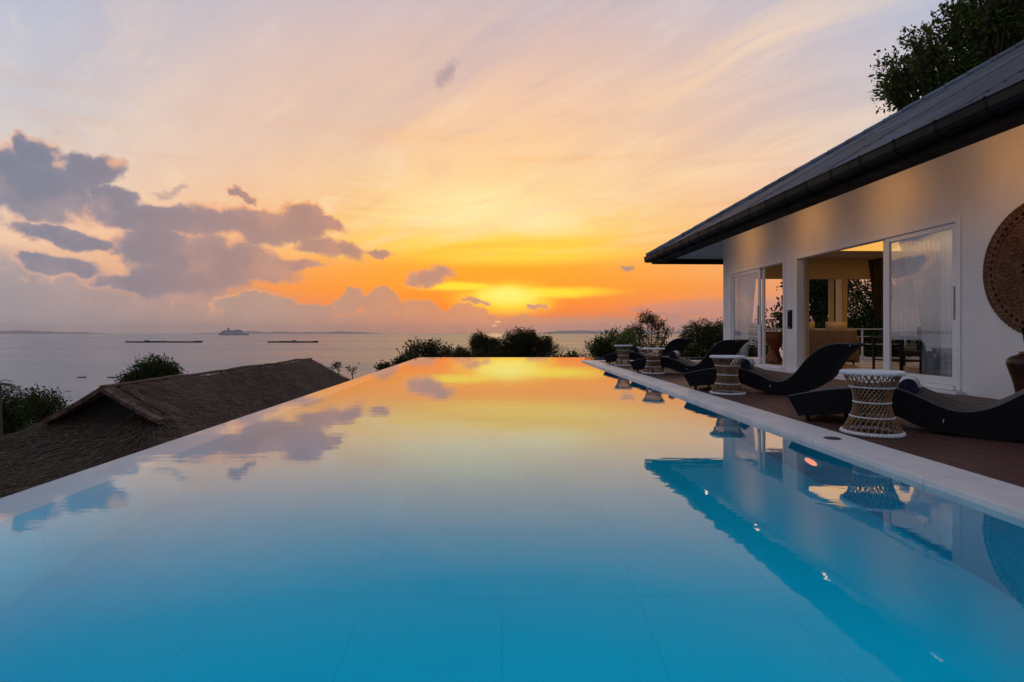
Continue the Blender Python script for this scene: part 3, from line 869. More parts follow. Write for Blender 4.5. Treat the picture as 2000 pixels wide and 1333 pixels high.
# warm lamps under the eaves, washing the wall: small box fixtures in line behind the fascia
M_dlw = mk_emit('eave_lamp_glow', (1.0, 0.72, 0.40, 1), 7.0)
for i, y in enumerate((13.2, 10.75, 8.6, 6.5, 4.2)):
    el = empty('eave_lamp', H(5.19, y, 2.85), TH, label=['eave lamp farthest along the eaves, above the far sliding door', 'eave lamp above the pier between the two sliding doors', 'eave lamp above the open half of the near sliding door', 'eave lamp above the carved wall disc', 'eave lamp nearest the camera end of the wall'][i], cat='lamp', group='small lamps under the eaves')
    m = MB(); m.box(-.05, .03, -.11, .11, .0, .026); b_ = bevel(m.build('housing', M_black, el), .004)
    m = MB(); m.box(-.035, .015, -.09, .09, -.006, -.001); m.build('lens', M_dlw, el)
    l = lamp('eave_lamp_light', 'SPOT', (0.07, 0, 0.035), 15.0, (1.0, .42, .08), el, spot_size=math.radians(140), spot_blend=1.0, shadow_soft_size=.015)
    dirv = Vector((1.25, 0.15, -.05)).normalized()
    l.rotation_euler = (-dirv).to_track_quat('Z', 'Y').to_euler()

# balcony railing beyond the end wall
rl = empty('railing', H(9.5, 17.3, .03), TH, label='white metal balcony railing beyond the far side of the living room', cat='railing')
m = MB()
m.box(-1.9, 5.0, -.025, .025, .86, .90)
m.build('handrail', M_frame, rl)
for z in (.40, .64): 
    m = MB(); m.box(-1.9, 5.0, -.012, .012, z, z + .022); m.build('rail', M_frame, rl)
for k in range(6):
    m = MB(); m.box(-1.9 + k * 1.37, -1.86 + k * 1.37, -.02, .02, 0, .86); m.build('post', M_frame, rl)

# ------------------------------------------------------------------ cane stools
M_cane = pbr('split_cane', (0.36, 0.20, 0.085), 0.55, var=0.55, vscale=14, color2=(0.16, 0.085, 0.035))
M_cane2 = pbr('dark_split_cane', (0.16, 0.085, 0.04), 0.6, var=0.5, vscale=14, color2=(0.06, 0.032, 0.016))
M_wrap = pbr('white_plastic_wrap', (0.70, 0.71, 0.74), 0.5, var=0.15, vscale=40)
def make_stool():
    root = empty('cane_stool')
    tag(root, 'x', 'stool', 'hourglass cane stools with white rims along the pool')
    Hh = .485; R_ = .200; tw = math.radians(104); n = 27
    for s, nm in ((1, 'cane_weave'), (-1, 'cane_weave')):
        m = MB()
        for i in range(n):
            a = 2 * math.pi * (i + (.5 if s < 0 else 0)) / n
            p0 = Vector(((R_ + s * .002) * math.cos(a), (R_ + s * .006) * math.sin(a), .03)); b = a + s * tw
            p1 = Vector(((R_ + s * .002) * math.cos(b), (R_ + s * .002) * math.sin(b), Hh))
            d = (p1 - p0).normalized()
            pts = [p0.lerp(p1, t) for t in (0, .25, .5, .75, 1)]
            m.tube(pts, .0042, 5, cap=False)
        m.build(nm, M_cane if s > 0 else M_cane2, root, True)
    def coil(R0, z, r, turns, nm, wr):
        # a ring bound round and round with white cord
        m = MB(); pts = [(R0 * math.cos(2 * math.pi * i / 60), R0 * math.sin(2 * math.pi * i / 60), z) for i in range(60)]
        m.tube(pts, r, 8, closed=True)
        k = turns * 8; sp = []
        for i in range(k):
            a = 2 * math.pi * i / k; q = a * turns
            rr = R0 + (r + wr * .3) * math.cos(q)
            sp.append((rr * math.cos(a), rr * math.sin(a), z + (r + wr * .3) * math.sin(q)))
        m.tube(sp, wr, 5, closed=True)
        return m.build(nm, M_wrap, root, True)
    coil(R_ + .006, .018, .013, 70, 'base_ring', .0045)
    coil(R_ + .008, Hh + .006, .012, 70, 'top_ring', .0045)
    def wr_at(t): return R_ * math.sqrt(math.cos(tw / 2) ** 2 + (math.sin(tw / 2) * (2 * t - 1)) ** 2)
    for t in (.245, .50, .765):
        coil(wr_at(t) + .004, .03 + t * (Hh - .03), .0035, 46, 'binding', .0038)
    # woven disc top
    m = MB()
    for j in range(15):
        r = .198 - j * .0132
        if r < .01: break
        pts = [(r * math.cos(2 * math.pi * i / 36), r * math.sin(2 * math.pi * i / 36), Hh + .010 + .001 * (j % 2)) for i in range(36)]
        m.tube(pts, .0072, 6, closed=True)
    m.build('woven_top', M_wrap, root, True)
    return root
stool = make_stool()
SL = ['nearest and largest cane stool, beside the closest black lounger', 'second cane stool from the camera, standing before the open near door',
      'third cane stool from the camera, between two lounger foot ends', 'farthest and smallest cane stool near the end of the pool']
for i, (px, yb) in enumerate(((1703, 4.50), (1421, 7.42), (1276, 11.1), (1217.5, 13.75))):
    o = stool if i == 0 else copy_tree(stool)
    o.location = ((px - 980) / F * yb, yb, -.010); o.rotation_euler = (0, 0, i * 1.3)
    o['label'] = SL[i]

# ------------------------------------------------------------------ wave-shaped loungers
def mk_weave():
    m, T = new_mat('black_woven_rattan')
    tc = T.new('ShaderNodeTexCoord').outputs['Object']
    w1 = T.new('ShaderNodeTexWave', wave_type='BANDS', bands_direction='X'); w1.inputs['Scale'].default_value = 15; w1.inputs['Distortion'].default_value = .3; T.put(w1.inputs['Vector'], tc)
    w2 = T.new('ShaderNodeTexWave', wave_type='BANDS', bands_direction='Z'); w2.inputs['Scale'].default_value = 15; w2.inputs['Distortion'].default_value = .3; T.put(w2.inputs['Vector'], tc)
    h = T.m('MULTIPLY', w1.outputs['Fac'], w2.outputs['Fac'])
    p = T.new('ShaderNodeBsdfPrincipled')
    T.put(p.inputs['Base Color'], T.mix(h, (0.003, 0.003, 0.0035, 1), (0.017, 0.017, 0.018, 1)))
    p.inputs['Roughness'].default_value = .7; p.inputs['Specular IOR Level'].default_value = .06
    b = T.new('ShaderNodeBump'); b.inputs['Strength'].default_value = .35; b.inputs['Distance'].default_value = .003
    T.put(b.inputs['Height'], h); T.l.new(b.outputs[0], p.inputs['Normal'])
    o = T.new('ShaderNodeOutputMaterial'); T.l.new(p.outputs[0], o.inputs[0])
    return m
def mk_seat():
    m, T = new_mat('seat_weave')
    tc = T.new('ShaderNodeTexCoord').outputs['Object']
    w1 = T.new('ShaderNodeTexWave', wave_type='BANDS', bands_direction='X'); w1.inputs['Scale'].default_value = 14; w1.inputs['Distortion'].default_value = .2; T.put(w1.inputs['Vector'], tc)
    w2 = T.new('ShaderNodeTexWave', wave_type='BANDS', bands_direction='Y'); w2.inputs['Scale'].default_value = 14; w2.inputs['Distortion'].default_value = .2; T.put(w2.inputs['Vector'], tc)
    h = T.m('MULTIPLY', w1.outputs['Fac'], w2.outputs['Fac'])
    p = T.new('ShaderNodeBsdfPrincipled')
    T.put(p.inputs['Base Color'], T.mix(h, (0.020, 0.018, 0.017, 1), (0.085, 0.075, 0.066, 1)))
    p.inputs['Roughness'].default_value = .5
    b = T.new('ShaderNodeBump'); b.inputs['Strength'].default_value = .8; b.inputs['Distance'].default_value = .006
    T.put(b.inputs['Height'], h); T.l.new(b.outputs[0], p.inputs['Normal'])
    o = T.new('ShaderNodeOutputMaterial'); T.l.new(p.outputs[0], o.inputs[0])
    return m
M_rat = mk_weave(); M_seat = mk_seat()
M_pipe = pbr('charcoal_edge_cord', (0.05, 0.05, 0.055), .45, var=.2)
def spline(pts, n):
    """Catmull-Rom through points in the plane"""
    P = [Vector((p[0], p[1], 0)) for p in pts]; P = [P[0] * 2 - P[1]] + P + [P[-1] * 2 - P[-2]]
    out = []
    for i in range(1, len(P) - 2):
        for k in range(n):
            t = k / n
            a, b, c, d = P[i - 1], P[i], P[i + 1], P[i + 2]
            q = .5 * ((2 * b) + (c - a) * t + (2 * a - 5 * b + 4 * c - d) * t * t + (3 * b - 3 * c + d - a) * t ** 3)
            out.append((q.x, q.y))
    out.append((P[-2].x, P[-2].y))
    return out
TOP = spline([(-.11, .215), (.12, .275), (.35, .315), (.63, .325), (.86, .262), (1.06, .175), (1.20, .185), (1.32, .28), (1.46, .47), (1.60, .605), (1.77, .668), (2.03, .665)], 5)
BOT = spline([(-.02, .045), (.2, .075), (.42, .112), (.64, .135), (.88, .055), (1.15, .012), (1.42, .04), (1.58, .125), (1.71, .24), (1.79, .39), (1.89, .535), (2.03, .665)], 5)
def make_lounger(TOP, BOT):
    root = empty('lounger'); tag(root, 'x', 'lounger', 'black woven wave loungers in a row on the deck')
    W = .66; k = len(TOP)
    m = MB()
    # shell: two side faces and the underside; the top is closed with the seat
    vs = []; inset = .028; e_in = .022
    for y in (0, W):
        vs += [(p[0], y, p[1]) for p in TOP]; vs += [(p[0], y, p[1]) for p in BOT]
    fs = []
    for i in range(k - 1):
        fs.append((i, k + i, k + i + 1, i + 1))
        b = 2 * k
        fs.append((b + i, b + i + 1, b + k + i + 1, b + k + i))
        fs.append((k + i, b + k + i, b + k + i + 1, k + i + 1))
        fs.append((i, i + 1, b + i + 1, b + i))
    fs.append((0, 2 * k, 3 * k, k))
    m.add(vs, fs)
    sh = m.build('shell', M_rat, root, True)
    bv = sh.modifiers.new('bevel', 'BEVEL'); bv.width = .008; bv.segments = 2; bv.limit_method = 'ANGLE'; bv.angle_limit = math.radians(50)
    # seat web: a strip along the top, a few mm proud
    m = MB(); off = .006
    T2 = []
    for i, p in enumerate(TOP):
        a = TOP[max(0, i - 1)]; b = TOP[min(k - 1, i + 1)]
        dx, dz = b[0] - a[0], b[1] - a[1]; L = math.hypot(dx, dz)
        T2.append((p[0] - dz / L * off, p[1] + dx / L * off))
    T2 = T2[1:-3]
    n2 = len(T2)
    m.add([(p[0], .045, p[1]) for p in T2] + [(p[0], W - .045, p[1]) for p in T2] + [(p[0], .045, p[1] - .02) for p in T2] + [(p[0], W - .045, p[1] - .02) for p in T2],
          [(i, i + 1, n2 + i + 1, n2 + i) for i in range(n2 - 1)] + [(i, 2 * n2 + i, 2 * n2 + i + 1, i + 1) for i in range(n2 - 1)])
    m.build('seat', M_seat, root, True)
    for y in (.012, W - .012):
        m = MB(); m.tube([(p[0], y, p[1] + .004) for p in TOP], .008, 6)
        m.build('edge_piping', M_pipe, root, True)
    # rivets on the sides and small legs under the foot end
    for y in (-.003, W + .003):
        for (x, z) in ((1.93, .655), (1.04, .105), (1.04, .122)):
            m = MB(); m.tube([(x, y - .002, z), (x, y + .002, z)], .006, 10); m.build('rivet', M_steel, root)
    for (x, zt) in ((.05, .065), (.36, .115)):
        for y in (.04, W - .04):
            m = MB(); m.tube([(x, y, 0), (x, y, zt)], [.016, .02], 10)
            m.build('leg', M_black, root)
    for (x, zt) in ((1.0, .05), (1.36, .05)):
        for y in (.05, W - .05):
            m = MB(); m.tube([(x, y, 0), (x, y, zt)], .016, 10)
            m.build('leg', M_black, root)
    return root
lng = make_lounger(TOP, BOT)
TOPN = spline([(-.11, .215), (.12, .275), (.35, .315), (.70, .345), (.90, .275), (1.06, .205), (1.20, .195), (1.35, .25), (1.52, .37), (1.72, .50), (1.90, .575), (2.10, .60)], 5)
BOTN = spline([(-.02, .045), (.2, .075), (.42, .112), (.70, .125), (.90, .05), (1.15, .012), (1.45, .014), (1.68, .08), (1.82, .18), (1.92, .32), (2.0, .45), (2.10, .60)], 5)
lng_near = make_lounger(TOPN, BOTN)
LL = ['nearest black wave lounger, its raised head end running out of the picture', 'second black wave lounger, standing before the open near door',
      'third black wave lounger, its head end in front of the house corner', 'farthest black wave lounger at the end of the row']
LP = [((2.75, 5.18), -45), ((2.69, 8.0), -38), ((2.68, 11.35), -35), ((2.68, 14.3), -30)]
for i, ((x, y), a) in enumerate(LP):
    o = (lng_near, lng)[i] if i < 2 else copy_tree(lng)
    o.location = (x, y, -.012); o.rotation_euler = (0, 0, math.radians(a)); o['label'] = LL[i]

# rolled towels on the seats
M_towel = pbr('white_towelling', (0.62, 0.62, 0.64), .95, var=.12, vscale=30, bump=.6, bscale=260)
M_navy = pbr('navy_towelling', (0.018, 0.018, 0.06), .95, var=.3, vscale=30, bump=.6, bscale=260)
def make_towel():
    root = empty('rolled_towel'); tag(root, 'x', 'towel', 'rolled towels lying on the loungers')
    L = .44
    def spiral(m, y0, y1, r1, turns=4.0, r0=.012, th=.010):
        n = 90; vs = []; fs = []
        for i in range(n + 1):
            q = i / n; a = 2 * math.pi * turns * q; r = r0 + (r1 - r0) * q
            for (rr, yy) in ((r, y0), (r, y1), (r - th, y1), (r - th, y0)):
                vs.append((rr * math.cos(a), yy, rr * math.sin(a)))
        for i in range(n):
            b = i * 4
            for j in range(4):
                j2 = (j + 1) % 4
                fs.append((b + j, b + j2, b + 4 + j2, b + 4 + j))
        fs.append((n * 4, n * 4 + 1, n * 4 + 2, n * 4 + 3))
        m.add(vs, fs)
    m = MB(); spiral(m, .075, L, .074); m.build('roll', M_towel, root, True)
    m = MB(); spiral(m, .0, .0745, .075); m.build('navy_border', M_navy, root, True)
    return root
tw = make_towel()
TL = ['rolled white towel with navy end on the nearest lounger', 'rolled white towel with navy end on the second lounger, behind the second stool',
      'rolled towel on the third lounger, right of the third stool', 'rolled towel on the farthest lounger, behind the third stool']
for i, ((x, y), a) in enumerate(LP):
    o = tw if i == 0 else copy_tree(tw)
    ar = math.radians(a); t = (.80, .70, .73, .70)[i]
    zt = np.interp(t, [p[0] for p in TOP], [p[1] for p in TOP])
    s = .08
    o.location = (x + t * math.cos(ar) - s * math.sin(ar), y + t * math.sin(ar) + s * math.cos(ar), zt - .012 + .079)
    o.rotation_euler = (0, 0, ar + math.radians(6)); o['label'] = TL[i]

# ------------------------------------------------------------------ carved wooden disc on the wall
M_teak = pbr('carved_teak', (0.18, 0.088, 0.044), .7, spec=.2, var=.5, vscale=9, color2=(0.11, 0.052, 0.026), bump=.4, bscale=60)
def carved_disc():
    R_ = .81; nr = 110; na = 624; teeth = 78
    V = []; keep = np.ones((nr, na), bool); Hm = np.zeros((nr + 1, na))
    for i in range(nr + 1):
        q = i / nr
        for j in range(na):
            a = 2 * math.pi * j / na
            edge = R_ * (1 - .030 * abs(((a * teeth / (2 * math.pi)) % 1) * 2 - 1)) if q > .985 else R_ * .968
            r = q * R_ * .968 if q <= .985 else R_ * .968 * .985 + (edge - R_ * .968 * .985) * ((q - .985) / .015)
            u = r / R_
            h = .0
            def petals(r0, r1, n, ph=0):
                t = (u - r0) / (r1 - r0)
                if not 0 < t < 1: return None
                c = abs(((a * n / (2 * math.pi) + ph) % 1) * 2 - 1)
                return t, c
            # concentric bands of carving, with pierced leaf shapes
            for (r0, r1, n, ph) in ((.0, .10, 8, 0), (.12, .24, 16, .5), (.27, .40, 24, 0), (.815, .89, 52, 0), (.90, .965, 78, 0)):
                g = petals(r0, r1, n, ph)
                if g:
                    t, c = g; s = math.sin(math.pi * t)
                    h += .012 * s * (1 - c)
                    if c < .55 * s and .15 < t < .85: h -= .016
            if .43 < u < .79:      # ring of ten small medallions with filigree between
                best = 9
                aa = (a * 10 / (2 * math.pi)) % 1 - .5
                dx = u * math.sin(aa * 2 * math.pi / 10); dy = u * math.cos(aa * 2 * math.pi / 10) - .61
                rr = math.hypot(dx, dy); an = math.atan2(dy, dx)
                if rr < .155:
                    h += .012 * (math.cos(rr * 95) > 0) + .006 * math.cos(an * 12) * math.sin(min(1, rr / .155) * math.pi)
                else:
                    h += .008 * math.sin(a * 60) * math.sin(u * 95)
            if abs(u - .415) < .012 or abs(u - .80) < .012 or abs(u - .255) < .01 or abs(u - .975) < .008: h = .018
            Hm[i, j] = h
            V.append((-(.028 + h), r * math.sin(a), r * math.cos(a)))
    Q = []
    for i in range(nr):
        for j in range(na):
            j2 = (j + 1) % na
            if Hm[i, j] < -.004 and Hm[i + 1, j] < -.004 and Hm[i, j2] < -.004: continue
            Q.append((i * na + j, i * na + j2, (i + 1) * na + j2, (i + 1) * na + j))
    b = len(V)
    for j in range(na):      # rim back to the wall
        x, y, z = V[nr * na + j]; V.append((-.001, y, z))
    for j in range(na):
        j2 = (j + 1) % na
        Q.append((nr * na + j, nr * na + j2, b + j2, b + j))
    o = link('carved_wall_disc', fast_mesh('carved_wall_disc', V, Q), M_teak, loc=H(WX - .008, 6.22, EYE + .735), rz=TH)
    tag(o, 'large round carved brown wooden disc with toothed rim, hung on the white wall', 'wall carving')
    m = MB()
    n = 96; m.add([(-.004, .76 * math.cos(2 * math.pi * i / n), .76 * math.sin(2 * math.pi * i / n)) for i in range(n)], [tuple(range(n))])
    m.build('backing', pbr('dark_backing', (.02, .012, .008), .8), o)
carved_disc()

# bronze vase with dark flat stems at the right edge
M_bronze = pbr('brown_bronze_glaze', (0.15, 0.062, 0.028), .28, metal=.55, var=.6, vscale=4, color2=(.025, .016, .012))
vz = empty('vase', H(5.86, 6.08, -.012), TH, label='bronze brown vase with dark flat stems at the right edge under the carved disc', cat='vase')
m = MB(); m.lathe([(.085, 0), (.095, .02), (.10, .12), (.125, .26), (.165, .40), (.185, .47), (.182, .515), (.15, .55), (.09, .575), (.075, .59), (.085, .605), (.07, .605), (.06, .57)], 40, cap=False)
m.build('body', M_bronze, vz, True)
rng = random.Random(5)
m = MB()
for k in range(9):
    a = rng.uniform(0, 6.28); L = rng.uniform(.28, .62); sx, sy = math.cos(a) * rng.uniform(.05, .34), math.sin(a) * rng.uniform(.05, .34)
    w = rng.uniform(.018, .035)
    for s in range(4):
        t0, t1 = s / 4, (s + 1) / 4
        p0 = (sx * t0 ** 1.4, sy * t0 ** 1.4, .58 + L * t0); p1 = (sx * t1 ** 1.4, sy * t1 ** 1.4, .58 + L * t1)
        w0, w1 = w * (1 - .2 * t0), w * (1 - .25 * t1)
        m.add([(p0[0] - w0, p0[1], p0[2]), (p0[0] + w0, p0[1], p0[2]), (p1[0] + w1, p1[1], p1[2]), (p1[0] - w1, p1[1], p1[2]),
               (p0[0] - w0, p0[1] + .008, p0[2]), (p0[0] + w0, p0[1] + .008, p0[2]), (p1[0] + w1, p1[1] + .008, p1[2]), (p1[0] - w1, p1[1] + .008, p1[2])],
              [(0, 1, 2, 3), (7, 6, 5, 4), (0, 3, 7, 4), (1, 5, 6, 2)])
m.build('flat_stems', pbr('blackened_stem', (.012, .013, .016), .35), vz)

# slim dark plaque on the pier between the doors
pq = empty('wall_plaque', H(WX - .002, 11.5, EYE + .27), TH, label='slim upright dark plaque screwed to the white pier between the doors', cat='plaque')
m = MB(); m.box(-.018, 0, -.075, .075, -.19, .19); bevel(m.build('board', pbr('dark_plaque', (.008, .008, .01), .8, spec=.05), pq), .005)
for z in (-.165, .165):
    m = MB(); m.tube([(-.022, 0, z), (-.0185, 0, z)], .014, 12); m.build('screw', M_steel, pq)
m = MB()
for k in range(5):
    z = -.11 + k * .055
    m.tube([(-.0195, -.03 + .02 * (k % 2), z - .014), (-.0195, .025, z), (-.0195, -.01, z + .016)], .004, 5)
m.build('painted_ornament', pbr('dull_red_paint', (.16, .07, .06), .6), pq)

# ------------------------------------------------------------------ things in the living room, seen through the doors
M_cur = pbr('sheer_curtain', (0.80, 0.83, 0.85), .9, var=.1, vscale=3)
def mk_sheer():
    m, T = new_mat('thin_sheer')
    d = T.new('ShaderNodeBsdfDiffuse'); d.inputs[0].default_value = (.55, .62, .68, 1)
    t = T.new('ShaderNodeBsdfTransparent')
    mx = T.new('ShaderNodeMixShader'); mx.inputs[0].default_value = .55; T.l.new(t.outputs[0], mx.inputs[1]); T.l.new(d.outputs[0], mx.inputs[2])
    o = T.new('ShaderNodeOutputMaterial'); T.l.new(mx.outputs[0], o.inputs[0]); return m
M_sheer = mk_sheer()
def curtain(name, x, ytop, ybot, z0, z1, folds, label, mat=None, depth=.035, pinch=None, rootloc=None):
    """hanging cloth in the wall's plane; pinch: list of (height fraction, y0, y1)"""
    n = folds * 8; kz = 24; V = []; Q = []
    for k in range(kz + 1):
        t = k / kz
        if pinch:
            y0 = np.interp(t, [p[0] for p in pinch], [p[1] for p in pinch]); y1 = np.interp(t, [p[0] for p in pinch], [p[2] for p in pinch])
        else: y0, y1 = ytop, ybot
        for i in range(n + 1):
            q = i / n
            V.append((depth * math.sin(q * folds * 2 * math.pi) * (.7 + .3 * math.sin(q * 9)), y0 + (y1 - y0) * q + .012 * math.sin(q * folds * 4 * math.pi + .7), z0 + (z1 - z0) * t))
    w = n + 1
    for k in range(kz):
        for i in range(n): Q.append((k * w + i, k * w + i + 1, (k + 1) * w + i + 1, (k + 1) * w + i))
    o = link(name, fast_mesh(name, V, Q), mat or M_cur, smooth=True, loc=H(x, 0, 0), rz=TH)
    s = o.modifiers.new('thickness', 'SOLIDIFY'); s.thickness = .003
    tag(o, label, 'curtain')
    return o
curtain('curtain', 6.43, 0, 0, .12, 2.24, 9, 'grey sheer curtain gathered to one side behind the far sliding door', depth=.022, pinch=[(0, 13.75, 14.22), (.35, 13.72, 14.22), (.5, 13.5, 14.22), (1, 13.3, 14.22)])
curtain('curtain', 6.41, 7.60, 7.90, .12, 2.24, 4, 'pale blue straight curtain panel nearest the right stile of the near door')
curtain('curtain', 6.44, 8.28, 9.1, .12, 2.24, 9, 'wide sheer curtain hanging behind the glass of the near door', mat=M_sheer, depth=.02, pinch=[(0, 7.95, 8.28), (.3, 7.95, 8.26), (.6, 7.95, 8.4), (1, 7.95, 8.75)])
curtain('curtain', 7.9, 0, 0, .74, 2.08, 7, 'white tied sheer fanning out above the dark side table', depth=.05, pinch=[(0, 10.1, 10.95), (.3, 10.15, 10.9), (.7, 10.35, 10.75), (1, 10.48, 10.62)])
M_drape = pbr('dark_drape', (.035, .025, .02), .9, var=.3)
curtain('curtain', 9.55, 0, 0, 1.1, 2.6, 5, 'dark drape hanging by the far opening under the lit cove', mat=M_drape, depth=.05, pinch=[(0, 13.4, 13.6), (.4, 13.3, 13.7), (1, 12.9, 13.9)])

M_sofa = pbr('beige_sofa_cloth', (0.26, 0.19, 0.14), .9, var=.15, vscale=6, bump=.2)
M_cush = pbr('pale_cushion_cloth', (0.50, 0.40, 0.30), .9, var=.12, vscale=6)
def rbox(name, x0, x1, y0, y1, z0, z1, mat, parent, bv=.03):
    m = MB(); m.box(x0, x1, y0, y1, z0, z1)
    o = m.build(name, mat, parent); b = bevel(o, bv, 3); o.data.polygons.foreach_set('use_smooth', [True] * 6); return o
sf = empty('sofa', H(7.77, 13.0, .065), TH, label='beige sofa seen from behind inside the living room', cat='sofa')
rbox('base', -.95, .95, -.38, .42, .08, .40, M_sofa, sf)
rbox('backrest', -.95, .95, -.45, -.25, .10, .80, M_sofa, sf)
for x in (-1.02, .88): rbox('armrest', x, x + .16, -.46, .44, .06, .62, M_sofa, sf)
for x in (-.42, .44): rbox('seat_cushion', x - .42, x + .42, -.22, .44, .40, .54, M_cush, sf, .05)
for x in (-.86, .86):
    for y in (-.4, .38):
        m = MB(); m.tube([(x, y, 0), (x, y, .09)], [.018, .026], 8); m.build('leg', M_drape, sf)
sf.scale = (.62, 1, 1)
for (x, lb, r) in ((-.42, 'beige cushion at the left end of the sofa back', .1), (.30, 'beige cushion propped near the right end of the sofa back', -.12)):
    m = MB(); n = 12; vs = []; fs = []
    for i in range(n + 1):
        for j in range(n + 1):
            u, v = i / n * 2 - 1, j / n * 2 - 1
            pf = .10 * (1 - u ** 4) * (1 - v ** 4) + .004; k_ = 1 - .06 * (1 - abs(u * v))
            vs += [(u * .24 * k_, -pf, v * .22 * k_), (u * .24 * k_, pf, v * .22 * k_)]
    w = (n + 1)
    for i in range(n):
        for j in range(n):
            a, b, c, d = (i * w + j) * 2, (i * w + j + 1) * 2, ((i + 1) * w + j + 1) * 2, ((i + 1) * w + j) * 2
            fs += [(a, d, c, b), (a + 1, b + 1, c + 1, d + 1)]
    m.add(vs, fs)
    o = m.build('cushion', M_cush, None, True, loc=H(7.77 + x, 12.86, .065 + .765), rz=TH + r)
    tag(o, lb, 'cushion', 'cushions on the sofa'); 

# carved wooden pedestal
M_log = pbr('red_brown_wood', (0.24, 0.075, 0.025), .35, var=.55, vscale=5, color2=(.09, .03, .012), stretch=(1, 1, .3))
pd = MB(); n = 28; prof = [(.19, 0), (.20, .05), (.15, .16), (.10, .30), (.13, .42), (.19, .58), (.21, .70), (.205, .76), (.0, .76)]
ps = spline(prof, 4); vs = []; fs = []
for i, (r, z) in enumerate(ps):
    for j in range(n):
        a = 2 * math.pi * j / n; rr = max(0.0, r) * (1 + .22 * math.sin(a * 3 + z * 7))
        vs.append((rr * math.cos(a), rr * math.sin(a), z))
for i in range(len(ps) - 1):
    for j in range(n):
        j2 = (j + 1) % n; fs.append((i * n + j, i * n + j2, (i + 1) * n + j2, (i + 1) * n + j))
pd.add(vs, fs)
tag(pd.build('wooden_pedestal', M_log, None, True, loc=H(6.90, 13.4, .066), rz=TH), 'twisted red brown wooden pedestal at the left end of the sofa', 'side table')

# dark console table with a chair beside it behind the near door glass
tb = empty('side_table', H(7.85, 10.55, .066), TH, label='dark side table under the tied sheer inside the near door', cat='table')
rbox('table_top', -.32, .32, -.42, .42, .62, .665, M_drape, tb, .006)
for x in (-.27, .27):
    for y in (-.37, .37):
        m = MB(); m.tube([(x, y, 0), (x, y, .62)], [.022, .03], 8); m.build('leg', M_drape, tb)
rbox('shelf', -.28, .28, -.38, .38, .2, .225, M_drape, tb, .004)
ch = empty('armchair', H(7.6, 9.2, .066), TH + .5, label='dark rattan armchair beside the dark side table indoors', cat='chair')
rbox('seat', -.3, .3, -.3, .3, .34, .44, M_rat, ch, .04)
rbox('backrest', -.3, .3, .24, .32, .44, .84, M_rat, ch, .03)
for x in (-.32, .27): rbox('armrest', x, x + .05, -.28, .28, .56, .61, M_rat, ch, .015)
for x in (-.27, .27):
    for y in (-.26, .27):
        m = MB(); m.tube([(x, y, 0), (x, y, .36 if y > 0 else .57)], .018, 8); m.build('leg', M_drape, ch)

# cushioned daybed on the balcony
M_gcush = pbr('grey_green_cushion', (.16, .19, .19), .9, var=.15)
db = empty('daybed', H(9.35, 12.2, .066), TH, label='low daybed with a grey cushion past the right end of the sofa', cat='daybed')
rbox('frame', -.0, 1.5, -.35, .35, .22, .30, M_drape, db, .01)
rbox('mattress', .0, 1.5, -.34, .34, .302, .44, M_gcush, db, .04)
rbox('headrest', .85, 1.5, -.33, .33, .44, .60, M_rat, db, .06)
for x in (.05, 1.45):
    for y in (-.3, .3):
        m = MB(); m.tube([(x, y, 0), (x, y, .22)], .02, 8); m.build('leg', M_drape, db)

# ------------------------------------------------------------------ trees
def mk_leaf(name, c1, c2, c3=None):
    m, T = new_mat(name)
    tc = T.new('ShaderNodeTexCoord').outputs['Object']
    n = T.noise(tc, 1.1, 4, .6)
    at_ = T.new('ShaderNodeNewGeometry').outputs['Random Per Island']
    col = T.mix(T.ss(n, .35, .65), c1 + (1,), c2 + (1,))
    col = T.mix(T.m('MULTIPLY', at_, .5), col, (c3 or tuple(v * .35 for v in c1)) + (1,))
    p = T.new('ShaderNodeBsdfPrincipled'); T.put(p.inputs['Base Color'], col); p.inputs['Roughness'].default_value = .5
    p.inputs['Specular IOR Level'].default_value = .08
    tr = T.new('ShaderNodeBsdfTranslucent'); T.put(tr.inputs[0], T.mix(0.5, col, (.10, .13, .01, 1)))
    mx = T.new('ShaderNodeMixShader'); mx.inputs[0].default_value = .18; T.l.new(p.outputs[0], mx.inputs[1]); T.l.new(tr.outputs[0], mx.inputs[2])
    o = T.new('ShaderNodeOutputMaterial'); T.l.new(mx.outputs[0], o.inputs[0])
    return m
M_leaf = mk_leaf('dark_green_leaves', (0.016, 0.032, 0.007), (0.036, 0.060, 0.010))
M_leafb = mk_leaf('brown_green_leaves', (0.030, 0.022, 0.009), (0.040, 0.040, 0.012))
M_leafg = mk_leaf('mid_green_leaves', (0.030, 0.055, 0.010), (0.085, 0.12, 0.018))
M_leafl = mk_leaf('light_green_leaves', (0.07, 0.11, 0.02), (0.12, 0.16, 0.03))
M_bark = pbr('bark', (0.075, 0.052, 0.036), .9, var=.4, vscale=6, bump=.6, bscale=20)

def leaf_quads(P, size, rng, up=.35, aspect=.45, norm=None):
    """pointed leaf (rhombus folded at the middle) at each point"""
    n = len(P)
    d = rng.normal(size=(n, 3)); 
    if norm is not None: d = d * .8 + norm * 1.0
    d[:, 2] -= .2
    d /= np.linalg.norm(d, axis=1)[:, None]
    s = rng.normal(size=(n, 3)); s -= (s * d).sum(1)[:, None] * d; s /= np.linalg.norm(s, axis=1)[:, None]
    L = size * rng.uniform(.6, 1.3, n)[:, None]
    a = P; b = P + d * L * .5 + s * L * aspect * .5; c = P + d * L; e = P + d * L * .5 - s * L * aspect * .5
    V = np.stack([a, b, c, e], 1).reshape(-1, 3)
    Q = np.arange(n * 4).reshape(n, 4)
    return V, Q

